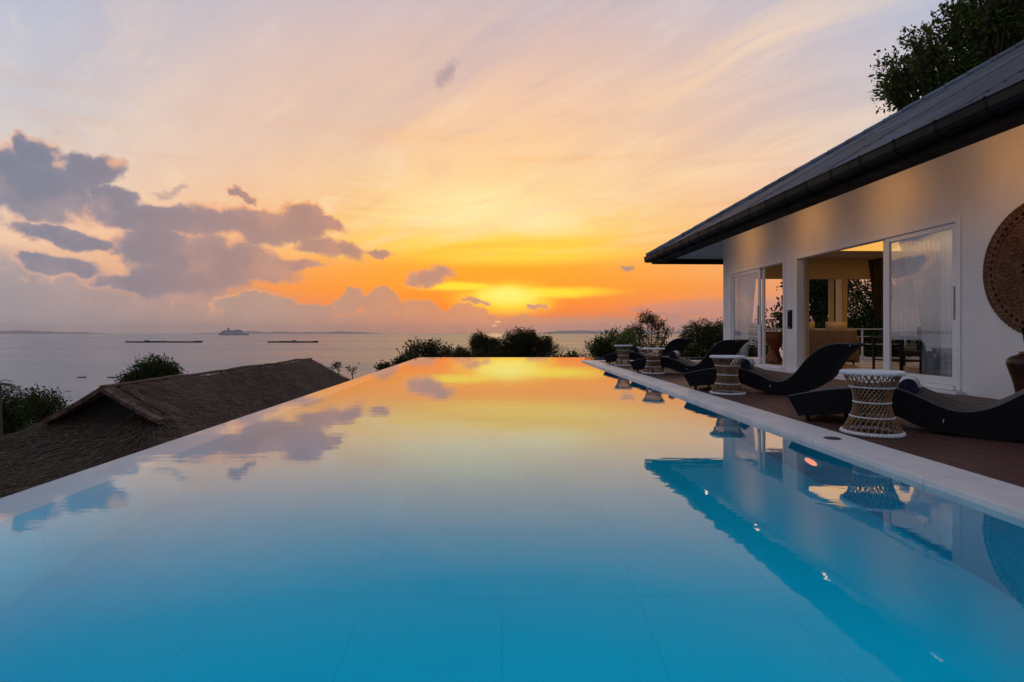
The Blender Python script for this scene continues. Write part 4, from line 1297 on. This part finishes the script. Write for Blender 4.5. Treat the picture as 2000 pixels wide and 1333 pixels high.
def tree(label, base, clumps, leaf, nleaf, mat, trunk_r=.18, cat='tree', group=None, hollow=.55, name='tree', seed=1, fork=None, aspect=.45, twigs=True):
    """clumps: (x, y, z, rx, rz) in world metres; each gets a limb and a spray of leaves round its shell"""
    rng = np.random.default_rng(seed); R_ = random.Random(seed)
    base = Vector(base)
    root = empty(name, base, label=label, cat=cat)
    if group: root['group'] = group
    cs = [Vector(c[:3]) - base for c in clumps]
    mean = sum(cs, Vector()) / len(cs)
    low = min(c.z - k[4] for c, k in zip(cs, clumps))
    fk = fork if fork is not None else max(.3, low + .15 * (mean.z - low))
    tz = Vector((mean.x * .35, mean.y * .35, fk))
    m = MB()
    pts = [Vector((0, 0, -.4)), Vector((tz.x * .2, tz.y * .2, fk * .4)), Vector((tz.x * .6 + .1 * trunk_r, tz.y * .6, fk * .75)), tz]
    m.tube(pts, [trunk_r * 1.25, trunk_r, trunk_r * .85, trunk_r * .7], 8)
    for c, k in zip(cs, clumps):
        r0 = trunk_r * .42
        mid = tz.lerp(c, .5) + Vector((R_.uniform(-.15, .15), R_.uniform(-.15, .15), R_.uniform(-.05, .2))) * k[3]
        m.tube([tz - Vector((0, 0, .1)), mid, c], [r0, r0 * .6, r0 * .22], 6)
        if twigs:
            for q in range(6):
                dv = Vector((R_.gauss(0, 1), R_.gauss(0, 1), R_.gauss(.2, .8))).normalized()
                e_ = c + Vector((dv.x * k[3], dv.y * k[3], dv.z * k[4])) * .85
                m.tube([mid.lerp(c, .6), c.lerp(e_, .5) + Vector((0, 0, .05 * k[3])), e_], [r0 * .28, r0 * .16, r0 * .05], 4)
    m.build('trunk', M_bark, root, True)
    vol = np.array([k[3] ** 2 * k[4] for k in clumps]) ** .75; vol /= vol.sum()
    Ps = []; Ns = []
    for c, k, w in zip(cs, clumps, vol):
        n = max(30, int(nleaf * w))
        # sprays: leaves gathered round little twig ends so that the outline breaks up
        ns = max(6, n // 14)
        dv = rng.normal(size=(ns, 3)); dv /= np.linalg.norm(dv, axis=1)[:, None]
        rad = rng.uniform(hollow, 1.0, ns) ** .6 * (1 + .07 * rng.normal(size=ns))
        sp = dv * rad[:, None] * np.array([k[3], k[3], k[4]])
        idx = rng.integers(0, ns, n)
        p = sp[idx] + rng.normal(size=(n, 3)) * leaf * 1.0
        Ps.append(p + np.array(c)); Ns.append(dv[idx])
    P = np.concatenate(Ps); N = np.concatenate(Ns)
    V, Q = leaf_quads(P, leaf, rng, norm=N, aspect=aspect)
    link('crown', fast_mesh('crown', V, Q), mat, root)
    return root
def gz(x, y): return terrain_z(x, y) + .35 * noise.noise(Vector((x * 0.12, y * 0.12, 0))) - .05
def clump_fill(px0, px1, py0, py1, Y, n, seed, r=(.5, .9), depth=1.0, shape=None, squash=.8):
    """clumps filling a stretch of a crown whose true extent was read off the photograph at distance Y"""
    R_ = random.Random(seed); out = []
    a = at(px0, py1, Y); b = at(px1, py0, Y)
    tries = 0
    while len(out) < n and tries < n * 60:
        tries += 1
        u, v = R_.random(), R_.random()
        if shape and not shape(u, v): continue
        rr = R_.uniform(*r)
        x = a.x + (b.x - a.x) * u; z = a.z + (b.z - a.z) * v
        x = min(max(x, a.x + rr * .8), b.x - rr * .8) if b.x - a.x > 2 * rr else (a.x + b.x) / 2
        z = min(z, b.z - rr * squash * .8)
        out.append((x, Y + R_.uniform(-depth, depth), z, rr, rr * squash))
    return out
dome = lambda u, v: (2 * u - 1) ** 2 + (v) ** 2 < 1.0
ov = lambda u, v: (2 * u - 1) ** 2 + (2 * v - 1) ** 2 < 1.0
G1 = 'trees past the far end of the pool'
def T_(label, px0, px1, py0, py1, Y, n, leaf, nl, mat=M_leaf, seed=1, r=(.5, .9), bx=None, **kw):
    sh = kw.pop('shape', dome); dp = kw.pop('depth', 1.2); sq = kw.pop('squash', .8)
    cl = clump_fill(px0, px1, py0, py1, Y, n, seed, r, dp, sh, sq)
    bx = at(bx if bx else (px0 + px1) / 2, 650, Y).x
    return tree(label, (bx, Y, gz(bx, Y)), cl, leaf, nl, mat, seed=seed, **kw)
# beyond the far edge
T_('rounded dark tree in the pair beyond the far pool edge, left one', 905, 966, 654, 704, 60, 14, .20, 11000, M_leafb, 11, (.5, .75), group=G1, trunk_r=.2)
T_('broad domed dark tree beyond the far pool edge, right of its smaller twin', 976, 1086, 646, 706, 60, 40, .21, 26000, M_leafb, 12, (.55, .9), group=G1, trunk_r=.3)
T_('low bush filling the gap left of the rounded dark tree', 868, 985, 682, 706, 56, 16, .18, 6000, M_leafb, 13, (.35, .6), cat='bush', name='bush')
T_('spreading feathery shrub at the far left corner of the pool', 802, 876, 672, 704, 31, 12, .17, 2300, M_leafb, 14, (.25, .42), cat='bush', name='bush', hollow=.3)
T_('low bush between the broad domed tree and the bare twigs', 1075, 1108, 688, 706, 52, 5, .2, 900, M_leafb, 15, (.3, .5), cat='bush', name='bush')
T_('small dark bush right of the bare twigs', 1100, 1146, 690, 706, 40, 6, .17, 900, M_leafb, 16, (.2, .36), cat='bush', name='bush')
T_('rounded dark green bush left of the farthest stool', 1146, 1192, 667, 708, 26, 9, .10, 4200, M_leaf, 17, (.3, .46), cat='bush', name='bush')
T_('dark green bush behind the farthest lounger', 1180, 1262, 664, 708, 27, 14, .11, 7000, M_leaf, 18, (.34, .55), cat='bush', name='bush')
T_('light green leafy shrub rising behind the farthest stool', 1192, 1240, 646, 676, 24.5, 8, .15, 900, M_leafl, 19, (.2, .34), cat='bush', name='bush', hollow=.2)
_cl = []
_ar = random.Random(8)
for (px, py, r) in ((1262, 620, 13), (1278, 622, 10), (1248, 628, 8), (1290, 634, 12), (1299, 648, 9), (1272, 640, 9), (1256, 646, 9), (1240, 640, 7), (1232, 648, 10), (1222, 656, 9),
                    (1244, 658, 10), (1262, 660, 9), (1284, 656, 9), (1298, 664, 8), (1270, 672, 10), (1292, 676, 9), (1250, 674, 8), (1300, 684, 7), (1236, 664, 8)):
    q = at(px, py, 34); _cl.append((q.x, 34 + _ar.uniform(-.5, .5), q.z, r / F * 34 * 1.05, r / F * 34 * .8))
_q = at(1268, 650, 34)
tree('airy thin-leaved tree with open crown beyond the third stool', (_q.x, 34, gz(_q.x, 34)), _cl, .11, 5600, M_leafb, seed=20, hollow=.15, trunk_r=.07, group=None, fork=4.6)
T_('dense dark green tree beside the house corner', 1332, 1500, 630, 708, 30, 44, .10, 42000, M_leaf, 21, (.55, .85), trunk_r=.25, shape=dome)
T_('dark bush filling the dip between the rounded tree and the broad domed tree', 946, 1000, 666, 706, 58, 10, .18, 6000, M_leafb, 22, (.4, .65), cat='bush', name='bush')
# bare twigs
def twigs(label, px, py, Y, h, n, seed, leaf=0, mat=M_leafb):
    R_ = random.Random(seed); tip = at(px, py, Y); z0 = gz(tip.x, Y); tip.z = tip.z
    root = empty('bare_shrub' if not leaf else 'leafy_sapling', (tip.x, Y, z0), label=label, cat='shrub')
    H_ = tip.z - z0; m = MB(); ends = []
    m.tube([(0, 0, -.2), (0.02, 0, H_ - h)], [.05, .03], 6)
    def br(p, d, L, r, lv):
        q = p + d * L; m.tube([p, p.lerp(q, .5) + Vector((R_.gauss(0, .04), R_.gauss(0, .04), 0)) * L, q], [r, r * .8, r * .55], 4)
        ends.append(q)
        if lv:
            for _ in range(R_.choice((2, 3))):
                dd = (d + Vector((R_.gauss(0, .5), R_.gauss(0, .5), R_.gauss(.1, .3)))).normalized(); br(q, dd, L * R_.uniform(.6, .85), r * .55, lv - 1)
    for k in range(n):
        br(Vector((0.02, 0, H_ - h)), Vector((R_.gauss(0, .35), R_.gauss(0, .3), 1)).normalized(), h * .38, .022, 3)
    m.build('twigs', M_bark, root)
    if leaf:
        rng = np.random.default_rng(seed); E_ = np.array([tuple(e) for e in ends]); P = E_[rng.integers(0, len(E_), leaf)] + rng.normal(size=(leaf, 3)) * .09
        V, Q = leaf_quads(P, .16, rng); link('leaves', fast_mesh('leaves', V, Q), mat, root)
    return root
twigs('bare leafless twigs right of the broad domed tree', 1095, 674, 42, 1.0, 4, 31)
twigs('leafy sapling top left of the pool corner, upper one', 782, 704, 24, .42, 3, 32, 420)
twigs('leafy sapling top left of the pool corner, lower one', 752, 712, 22, .36, 3, 33, 260)
twigs('sprig of leaves behind the far end of the thatched roof', 661, 710, 33, .5, 3, 34, 120)
twigs('thin branching sprig right of the thatched roof end', 688, 718, 33, .4, 3, 35, 60)
T_('low leafy shrub climbing to the far left pool corner', 790, 812, 690, 712, 27, 4, .15, 500, M_leafb, 36, (.16, .26), cat='bush', name='bush', hollow=.2)
# left side
T_('rounded dark green tree behind the thatched roof', 232, 364, 700, 790, 45, 34, .20, 18000, M_leaf, 41, (.6, .95), trunk_r=.3, shape=dome)
T_('dark leafy tree at the left edge beyond the thatched roof', -120, 66, 755, 870, 34, 32, .17, 17000, M_leaf, 42, (.6, 1.0), trunk_r=.3, shape=dome)
T_('small dark tree with loose sprays left of the thatched gable', 44, 118, 762, 850, 30, 16, .16, 5600, M_leaf, 43, (.4, .7), trunk_r=.2, shape=dome)
# behind and beside the house
big = []
R_ = random.Random(50)
for k in range(110):
    u = R_.random(); v = R_.random() ** 1.1
    px = 1712 + 480 * u; top = max(-170, 150 - 300 * u); bot = 250 - 30 * u
    top = max(-170, 132 - 505 * u)
    py = top + (bot - top) * v
    Yk = 22 + R_.uniform(-1.6, 2.0); rr = R_.uniform(.55, 1.0) * (.62 + .5 * u)
    p = at(px + 14, py, Yk); big.append((p.x + rr * .5, Yk, p.z, rr, rr * .7))
tree('tall dark tree rising behind the villa roof', (20.5, 24, gz(20.5, 24)), big, .20, 42000, M_leafg, seed=50, trunk_r=.42, hollow=.3, fork=5.5)
T_('dense dark tree seen through the open near door', 1560, 1660, 500, 690, 29, 34, .16, 12000, M_leaf, 51, (.7, 1.2), trunk_r=.3, shape=ov)
T_('dark spreading bush seen through the near door right half', 1640, 1800, 600, 700, 26, 26, .15, 10000, M_leaf, 52, (.6, 1.0), trunk_r=.3, shape=ov)
T_('small-leaved tree with hanging sprays seen through the near door', 1655, 1790, 500, 630, 25, 20, .11, 5200, M_leaf, 53, (.45, .8), trunk_r=.2, shape=ov, hollow=.1)
T_('slender big-leaved tree seen through the far door', 1506, 1560, 560, 650, 19.5, 12, .17, 520, M_leaf, 54, (.16, .30), trunk_r=.05, shape=lambda u, v: u > .5 - .5 * (1 - v), hollow=.1, aspect=.6, depth=.4)
T_('small bush behind the railing seen through the far door', 1476, 1516, 630, 690, 21, 9, .13, 900, M_leaf, 55, (.2, .36), trunk_r=.05, shape=dome, cat='bush', name='bush')

# coconut palm at the left edge
def palm(label, px, py, Y, seed):
    R_ = random.Random(seed); c = at(px, py, Y); z0 = gz(c.x, Y)
    root = empty('palm_tree', (c.x, Y, z0), label=label, cat='palm tree')
    hh = c.z - z0; m = MB(); m.tube([(0, 0, -.3), (.15, 0, hh * .5), (0, 0, hh)], [.20, .15, .12], 8)
    m.build('trunk', M_bark, root, True)
    for k in range(15):
        a = k * 2.4; el = R_.uniform(-.1, .9); L = R_.uniform(1.3, 1.7); pts = []
        for s in range(9):
            t = s / 8; pts.append(Vector((math.cos(a) * L * t, math.sin(a) * L * t, hh + L * (el * t - 1.0 * t * t))))
        m = MB(); m.tube(pts, [.025 - .0025 * s for s in range(9)], 4)
        for s in range(1, 24):
            t = s / 24; i = min(7, int(t * 8)); p = pts[i].lerp(pts[i + 1], t * 8 - i)
            sd = Vector((-math.sin(a), math.cos(a), 0)); wl = .42 * math.sin(math.pi * (t * .85 + .1))
            fw = Vector((math.cos(a), math.sin(a), 0)) * .18
            for sg in (-1, 1):
                e_ = p + sd * sg * wl + fw * wl - Vector((0, 0, .35 * wl))
                q = p + Vector((math.cos(a), math.sin(a), 0)) * .03
                m.add([p, q, e_], [(0, 1, 2)])
        m.build('frond', M_leaf, root)
palm('palm tree crown at the left edge above the dark trees', -4, 752, 32, 61)

# ------------------------------------------------------------------ thatched pavilion below the pool
def mk_thatch():
    m, T = new_mat('grey_brown_thatch')
    tc = T.new('ShaderNodeTexCoord').outputs['Object']
    isl = T.new('ShaderNodeNewGeometry').outputs['Random Per Island']
    n = T.noise(tc, .8, 6, .6); n2 = T.noise(tc, 9, 5, .7)
    col = T.mix(T.ss(n, .3, .7), (0.125, 0.080, 0.058, 1), (0.19, 0.13, 0.094, 1))
    col = T.mix(T.m('MULTIPLY', isl, .75), col, (0.035, 0.025, 0.020, 1))
    col = T.mix(T.ss(n2, .52, .75, 0, .55), col, (0.46, 0.36, 0.28, 1))
    p = T.new('ShaderNodeBsdfPrincipled'); T.put(p.inputs['Base Color'], col); p.inputs['Roughness'].default_value = .9
    p.inputs['Specular IOR Level'].default_value = .1
    b = T.new('ShaderNodeBump'); b.inputs['Strength'].default_value = 1.0; b.inputs['Distance'].default_value = .03
    T.put(b.inputs['Height'], T.noise(T.vm('MULTIPLY', tc, (5, 22, 5)), 1.0, 6, .7)); T.l.new(b.outputs[0], p.inputs['Normal'])
    o = T.new('ShaderNodeOutputMaterial'); T.l.new(p.outputs[0], o.inputs[0])
    return m
M_thatch = mk_thatch()
def pavilion():
    XR = -9.35; ZRd = EYE - 1.30; Y1 = 13.36; Y2 = 27.5; pt = .58
    base = (XR, 20.0, -4.6)
    root = empty('thatched_pavilion', base, label='pavilion with a long grey brown thatched roof and small gable, below the left pool edge', cat='pavilion')
    rng = np.random.default_rng(5)
    Vs = []; Qs = []; cnt = [0]
    def sheet(fn, nu, nv, strands, sl, lift=.0):
        """fn(u,v)->point, v runs down the slope"""
        g = np.zeros((nu + 1, nv + 1, 3))
        for i in range(nu + 1):
            for j in range(nv + 1):
                p = Vector(fn(i / nu, j / nv)); p.z += .07 * noise.noise(p * 1.3) + .035 * noise.noise(p * 5)
                g[i, j] = p
        V = g.reshape(-1, 3); w = nv + 1
        Q = [(i * w + j, (i + 1) * w + j, (i + 1) * w + j + 1, i * w + j + 1) for i in range(nu) for j in range(nv)]
        Vs.append(V); Qs.append(np.array(Q) + cnt[0]); cnt[0] += len(V)
        # straw
        u = rng.random(strands); v = rng.random(strands)
        P = np.array([fn(a, b) for a, b in zip(u, v)]); D = np.array([fn(a, min(1.02, b + .03)) for a, b in zip(u, v)]) - P
        D /= np.linalg.norm(D, axis=1)[:, None] + 1e-9
        S = np.array([fn(min(1, a + .02), b) for a, b in zip(u, v)]) - P + 1e-6; S /= np.linalg.norm(S, axis=1)[:, None] + 1e-9
        N = np.cross(D, S); N *= np.sign(N[:, 2:3] + 1e-9)
        drift = .55 * np.sin(P[:, 0:1] * 1.1 + P[:, 1:2] * .7) + rng.normal(size=(strands, 1)) * .45
        D = D + S * drift; D /= np.linalg.norm(D, axis=1)[:, None]
        side = np.cross(D, N)
        L = sl * rng.uniform(.5, 1.6, (strands, 1)); W = rng.uniform(.005, .016, (strands, 1))
        z0 = .02 + rng.random((strands, 1)) * .035 + lift
        tip = rng.uniform(-.01, .10, (strands, 1))
        a = P + N * z0 - side * W; b = P + N * z0 + side * W
        c = P + D * L + N * (z0 + tip) + side * W * .4; d = P + D * L + N * (z0 + tip) - side * W * .4
        V = np.stack([a, b, c, d], 1).reshape(-1, 3)
        Vs.append(V); Qs.append(np.arange(strands * 4).reshape(-1, 4) + cnt[0]); cnt[0] += len(V)
    ov_ = .0; W_ = 5.2
    sag = lambda v: .10 * math.sin(math.pi * v)
    # right slope (towards the pool); the far end is hipped
    def right(u, v):
        y_end = Y2 + .62 * W_ * v * .8
        y = Y1 - .05 + (y_end - Y1) * u
        return (XR + W_ * v, y, ZRd - pt * W_ * v - sag(v) + .015 * math.sin(y * 1.3))
    def left(u, v):
        y_end = Y2 + .62 * W_ * v * .8
        y = Y1 - .05 + (y_end - Y1) * u
        return (XR - W_ * v, y, ZRd - pt * W_ * v - sag(v) + .015 * math.sin(y * 1.3))
    def hip(u, v):
        x = XR + W_ * v * (1 - 2 * u)
        return (x, Y2 + .62 * W_ * v * .8, ZRd - pt * W_ * v - sag(v))
    sheet(right, 120, 24, 26000, .20); sheet(left, 60, 12, 3000, .22); sheet(hip, 20, 16, 2500, .22)
    # near skirt under the gable
    gh = .72; gw = 1.24; yb = Y1 + .35; zb = ZRd - gh
    def skirt(u, v):
        e = v * 6.6; half = gw + .06 + e * .98
        x = XR + half * (2 * u - 1)
        return (x, yb - e, zb - .50 * e - .02 + .06 * math.sin(u * 9) * v)
    sheet(skirt, 60, 50, 22000, .20)
    def skr(u, v):       # pieces joining the skirt to the right slope
        e = u * 6.6; x0 = XR + gw + .06 + e * .98; z0 = zb - .50 * e - .02; y0 = yb - e
        x1 = XR + W_ + 1.2 + e * .6; y1 = yb - e
        t = v
        return (x0 + (x1 - x0) * t, y0 + (y1 - y0) * t, z0 - pt * (x1 - x0) * t)
    sheet(skr, 40, 20, 9000, .2)
    def skl(u, v):
        p = skr(u, v); return (2 * XR - p[0], p[1], p[2])
    sheet(skl, 20, 10, 1500, .22)
    V = np.concatenate(Vs) - np.array(base); Q = np.concatenate(Qs)
    th = link('thatch_roof', fast_mesh('thatch_roof', V, Q), M_thatch, root)
    # ridge bundle
    m = MB(off=base)
    pts = [(XR + .02 * math.sin(y * 3), y, ZRd + .03 + .03 * noise.noise(Vector((0, y * .8, 3))) + .015 * math.sin(y * 1.3)) for y in np.linspace(Y1 - .25, Y2 + .1, 40)]
    m.tube(pts, [.045 + .02 * noise.noise(Vector((0, 0, k * .9))) for k in range(len(pts))], 8)
    m.build('ridge_roll', M_thatch, root, True)
    # gable: rakes of thatch with thickness, dark boarded triangle set back
    for s in (-1, 1):
        m = MB(off=base); n = 12
        for i in range(n):
            t0, t1 = i / n, (i + 1) / n
            x0, x1 = XR + s * (gw + .12) * t0, XR + s * (gw + .12) * t1
            z0, z1 = ZRd + .035 - (gh + .05) * t0 - .03 * math.sin(math.pi * t0), ZRd + .035 - (gh + .05) * t1 - .03 * math.sin(math.pi * t1)
            ya, yb2 = Y1 - .26, Y1 - .04
            vs = [(x0, ya, z0), (x1, ya, z1), (x1, yb2, z1), (x0, yb2, z0), (x0, ya + .03, z0 - .11), (x1, ya + .03, z1 - .11), (x1, yb2, z1 - .11), (x0, yb2, z0 - .11)]
            m.add(vs, [(0, 1, 2, 3), (4, 7, 6, 5), (0, 4, 5, 1)])
        m.build('gable_rake', M_thatch, root)
        m = MB(off=base)
        m.tube([(XR, Y1 - .1, ZRd - .12), (XR + s * (gw - .02), Y1 - .1, ZRd - gh - .04)], .05, 6)
        m.build('barge_board', pbr('dark_red_board', (.05, .018, .014), .7, var=.3), root)
    m = MB(off=base); m.add([(XR, Y1 + .32, ZRd), (XR - gw - .1, Y1 + .32, zb - .05), (XR + gw + .1, Y1 + .32, zb - .05)], [(0, 1, 2)])
    m.add([(XR, Y1 + .36, ZRd), (XR - gw - .1, Y1 + .36, zb - .05), (XR + gw + .1, Y1 + .36, zb - .05)], [(2, 1, 0)])
    m.build('gable_board', pbr('dark_gable_board', (.02, .013, .011), .8), root)
    # posts and walls under it
    m = MB(off=base); m.box(XR - 4.2, XR + 4.2, Y1 - 4, Y2 + 2.0, -4.8, -4.35); m.build('floor_slab', M_conc, root)
    for x in (XR - 4.0, XR + 4.0):
        for y in (Y1 - 3.6, Y1 + 1.5, Y1 + 6.5, Y1 + 11.5, Y2 + 1.6):
            m = MB(off=base); m.tube([(x, y, -4.35), (x, y, -2.95)], .12, 10); m.build('post', M_bark, root)
pavilion()

# ------------------------------------------------------------------ boats on the sea
M_dkw = pbr('dark_wet_wood', (.012, .010, .014), .9, spec=.03, var=.3, vscale=.3)
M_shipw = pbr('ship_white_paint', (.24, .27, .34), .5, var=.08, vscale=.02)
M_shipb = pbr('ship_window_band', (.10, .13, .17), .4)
def hull(mb, L, B, D, n=16, bow=.9, z0=0.0, sheer=.5):
    vs = []; fs = []
    for i in range(n + 1):
        t = i / n; x = -L / 2 + L * t
        wv = B / 2 * (math.sin(math.pi * min(1, max(.02, t * .5 + .12)))) * (1 - max(0, (t - .6) / .4) ** 2 * bow)
        zt = D * (1 + sheer * max(0, (t - .6) / .4) ** 2 + sheer * .5 * max(0, (.2 - t) / .2) ** 2)
        vs += [(x, -wv, z0 + zt), (x, -wv * .7, z0), (x, wv * .7, z0), (x, wv, z0 + zt)]
    for i in range(n):
        a = i * 4
        for j in range(3): fs.append((a + j, a + 4 + j, a + 5 + j, a + 1 + j))
        fs.append((a + 3, a + 7, a + 4, a))
    fs += [(0, 1, 2, 3), (n * 4 + 3, n * 4 + 2, n * 4 + 1, n * 4)]
    mb.add(vs, fs)
def sea_at(px, py):
    D_ = (EYE - SEA) * F / (py - 650); return Vector(((px - 980) / F * D_, D_, SEA))
for i, (px, w, lb) in enumerate(((160, 5.6, 'small dark fishing boat on calm water, left of the other small boat'), (223, 6.4, 'small dark fishing boat nearest the round tree behind the thatch'))):
    p = sea_at(px - 3 * i, 738); b = empty('fishing_boat', p, .1 * i, label=lb, cat='boat', group='small fishing boats close to shore')
    m = MB(); hull(m, w, 1.5, .55, z0=-.1, sheer=1.0); m.build('hull', M_dkw, b, True)
    m = MB(); m.box(-w * .22, w * .12, -.45, .45, 1.05, 1.12)
    for x in (-w * .2, w * .1):
        for y in (-.4, .4): m.tube([(x, y, .4), (x, y, 1.06)], .03, 5)
    m.build('canopy', M_dkw, b)
def barge(px0, px1, py, label, cab):
    a = sea_at(px0, py); b_ = sea_at(px1, py); L = (b_ - a).length; c = (a + b_) / 2
    r = empty('mussel_raft', c, math.atan2(b_.y - a.y, b_.x - a.x), label=label, cat='raft', group='long low dark rafts on the sea')
    m = MB(); m.box(-L / 2, L / 2, -9, 9, -.5, 3.6); m.box(L * .42, L * .5, -8, 8, 3.61, 5.0); m.box(-L * .25, L * .02, -6, 6, 3.61, 4.6)
    m.build('deck', M_dkw, r)
    m = MB()
    for k in range(30):
        x = -L / 2 + L * (k + .5) / 30
        m.box(x - 1.5, x + 1.5, -9.6, -9.02, -.4, 4.0 + .8 * ((k * 7) % 3 == 0))
    m.build('float_row', M_dkw, r)['kind'] = 'stuff'
    m = MB(); m.box(L * cab - 5, L * cab + 5, -4, 4, 3.62, 6.4); m.add([(L * cab - 6, -5, 6.41), (L * cab + 6, -5, 6.41), (L * cab + 6, 5, 6.41), (L * cab - 6, 5, 6.41), (L * cab - 6, 0, 8.0), (L * cab + 6, 0, 8.0)], [(0, 1, 5, 4), (2, 3, 4, 5), (1, 2, 5), (3, 0, 4), (3, 2, 1, 0)])
    m.build('hut', M_shipw, r)
barge(249, 393, 669.5, 'long dark low raft on the sea, below and left of the cruise ship', -.24)
barge(525, 620, 669.5, 'shorter dark low raft on the sea, right of the long raft', .02)
p = sea_at(457, 655.2)
sp_ = empty('cruise_ship', p, .04, label='white cruise ship with dark funnel on the horizon, bow to the right', cat='ship')
Ls = 57 / F * p.y
m = MB(); hull(m, Ls, 34, 22, n=24, sheer=.35, z0=-1); m.build('hull', M_shipw, sp_, True)
tiers = [(-.44, .36, 22, 28), (-.42, .33, 28.2, 34), (-.40, .30, 34.2, 40), (-.36, .27, 40.2, 46), (-.30, -.02, 46.2, 50), (.02, .24, 46.2, 52), (.06, .19, 52.2, 57)]
for (a, b, z0, z1) in tiers:
    z0 *= 1.12; z1 *= 1.12
    m = MB(); m.box(a * Ls, b * Ls, -14, 14, z0, z1); o = m.build('deck_tier', M_shipw, sp_)
    m = MB(); m.box(a * Ls + 2, b * Ls - 2, -14.4, -14.02, z0 + 1.4, z0 + 3.6); m.build('window_band', M_shipb, o)
m = MB(); m.add([(-.22 * Ls, -5, 50), (-.15 * Ls, -5, 50), (-.15 * Ls, 5, 50), (-.22 * Ls, 5, 50), (-.225 * Ls, -4, 84), (-.175 * Ls, -4, 84), (-.175 * Ls, 4, 84), (-.225 * Ls, 4, 84)], [(0, 1, 5, 4), (1, 2, 6, 5), (2, 3, 7, 6), (3, 0, 4, 7), (4, 5, 6, 7)])
m.build('funnel', pbr('funnel_red', (.22, .035, .03), .5), sp_)
m = MB(); m.tube([(.13 * Ls, 0, 57), (.13 * Ls, 0, 70)], .8, 6); m.build('mast', M_shipw, sp_)

# ------------------------------------------------------------------ sea haze
def haze():
    m = MB(); m.box(-20400, 20400, -2400, 20400, SEA - 8, 215)
    mm, T = new_mat('sea_air')
    v = T.new('ShaderNodeVolumePrincipled'); v.inputs['Color'].default_value = (.97, .95, .95, 1)
    v.inputs['Density'].default_value = 0.00004; v.inputs['Anisotropy'].default_value = .45
    o = T.new('ShaderNodeOutputMaterial'); T.l.new(v.outputs[0], o.inputs['Volume'])
    h = m.build('haze', mm)
    tag(h, kind='stuff')
haze()
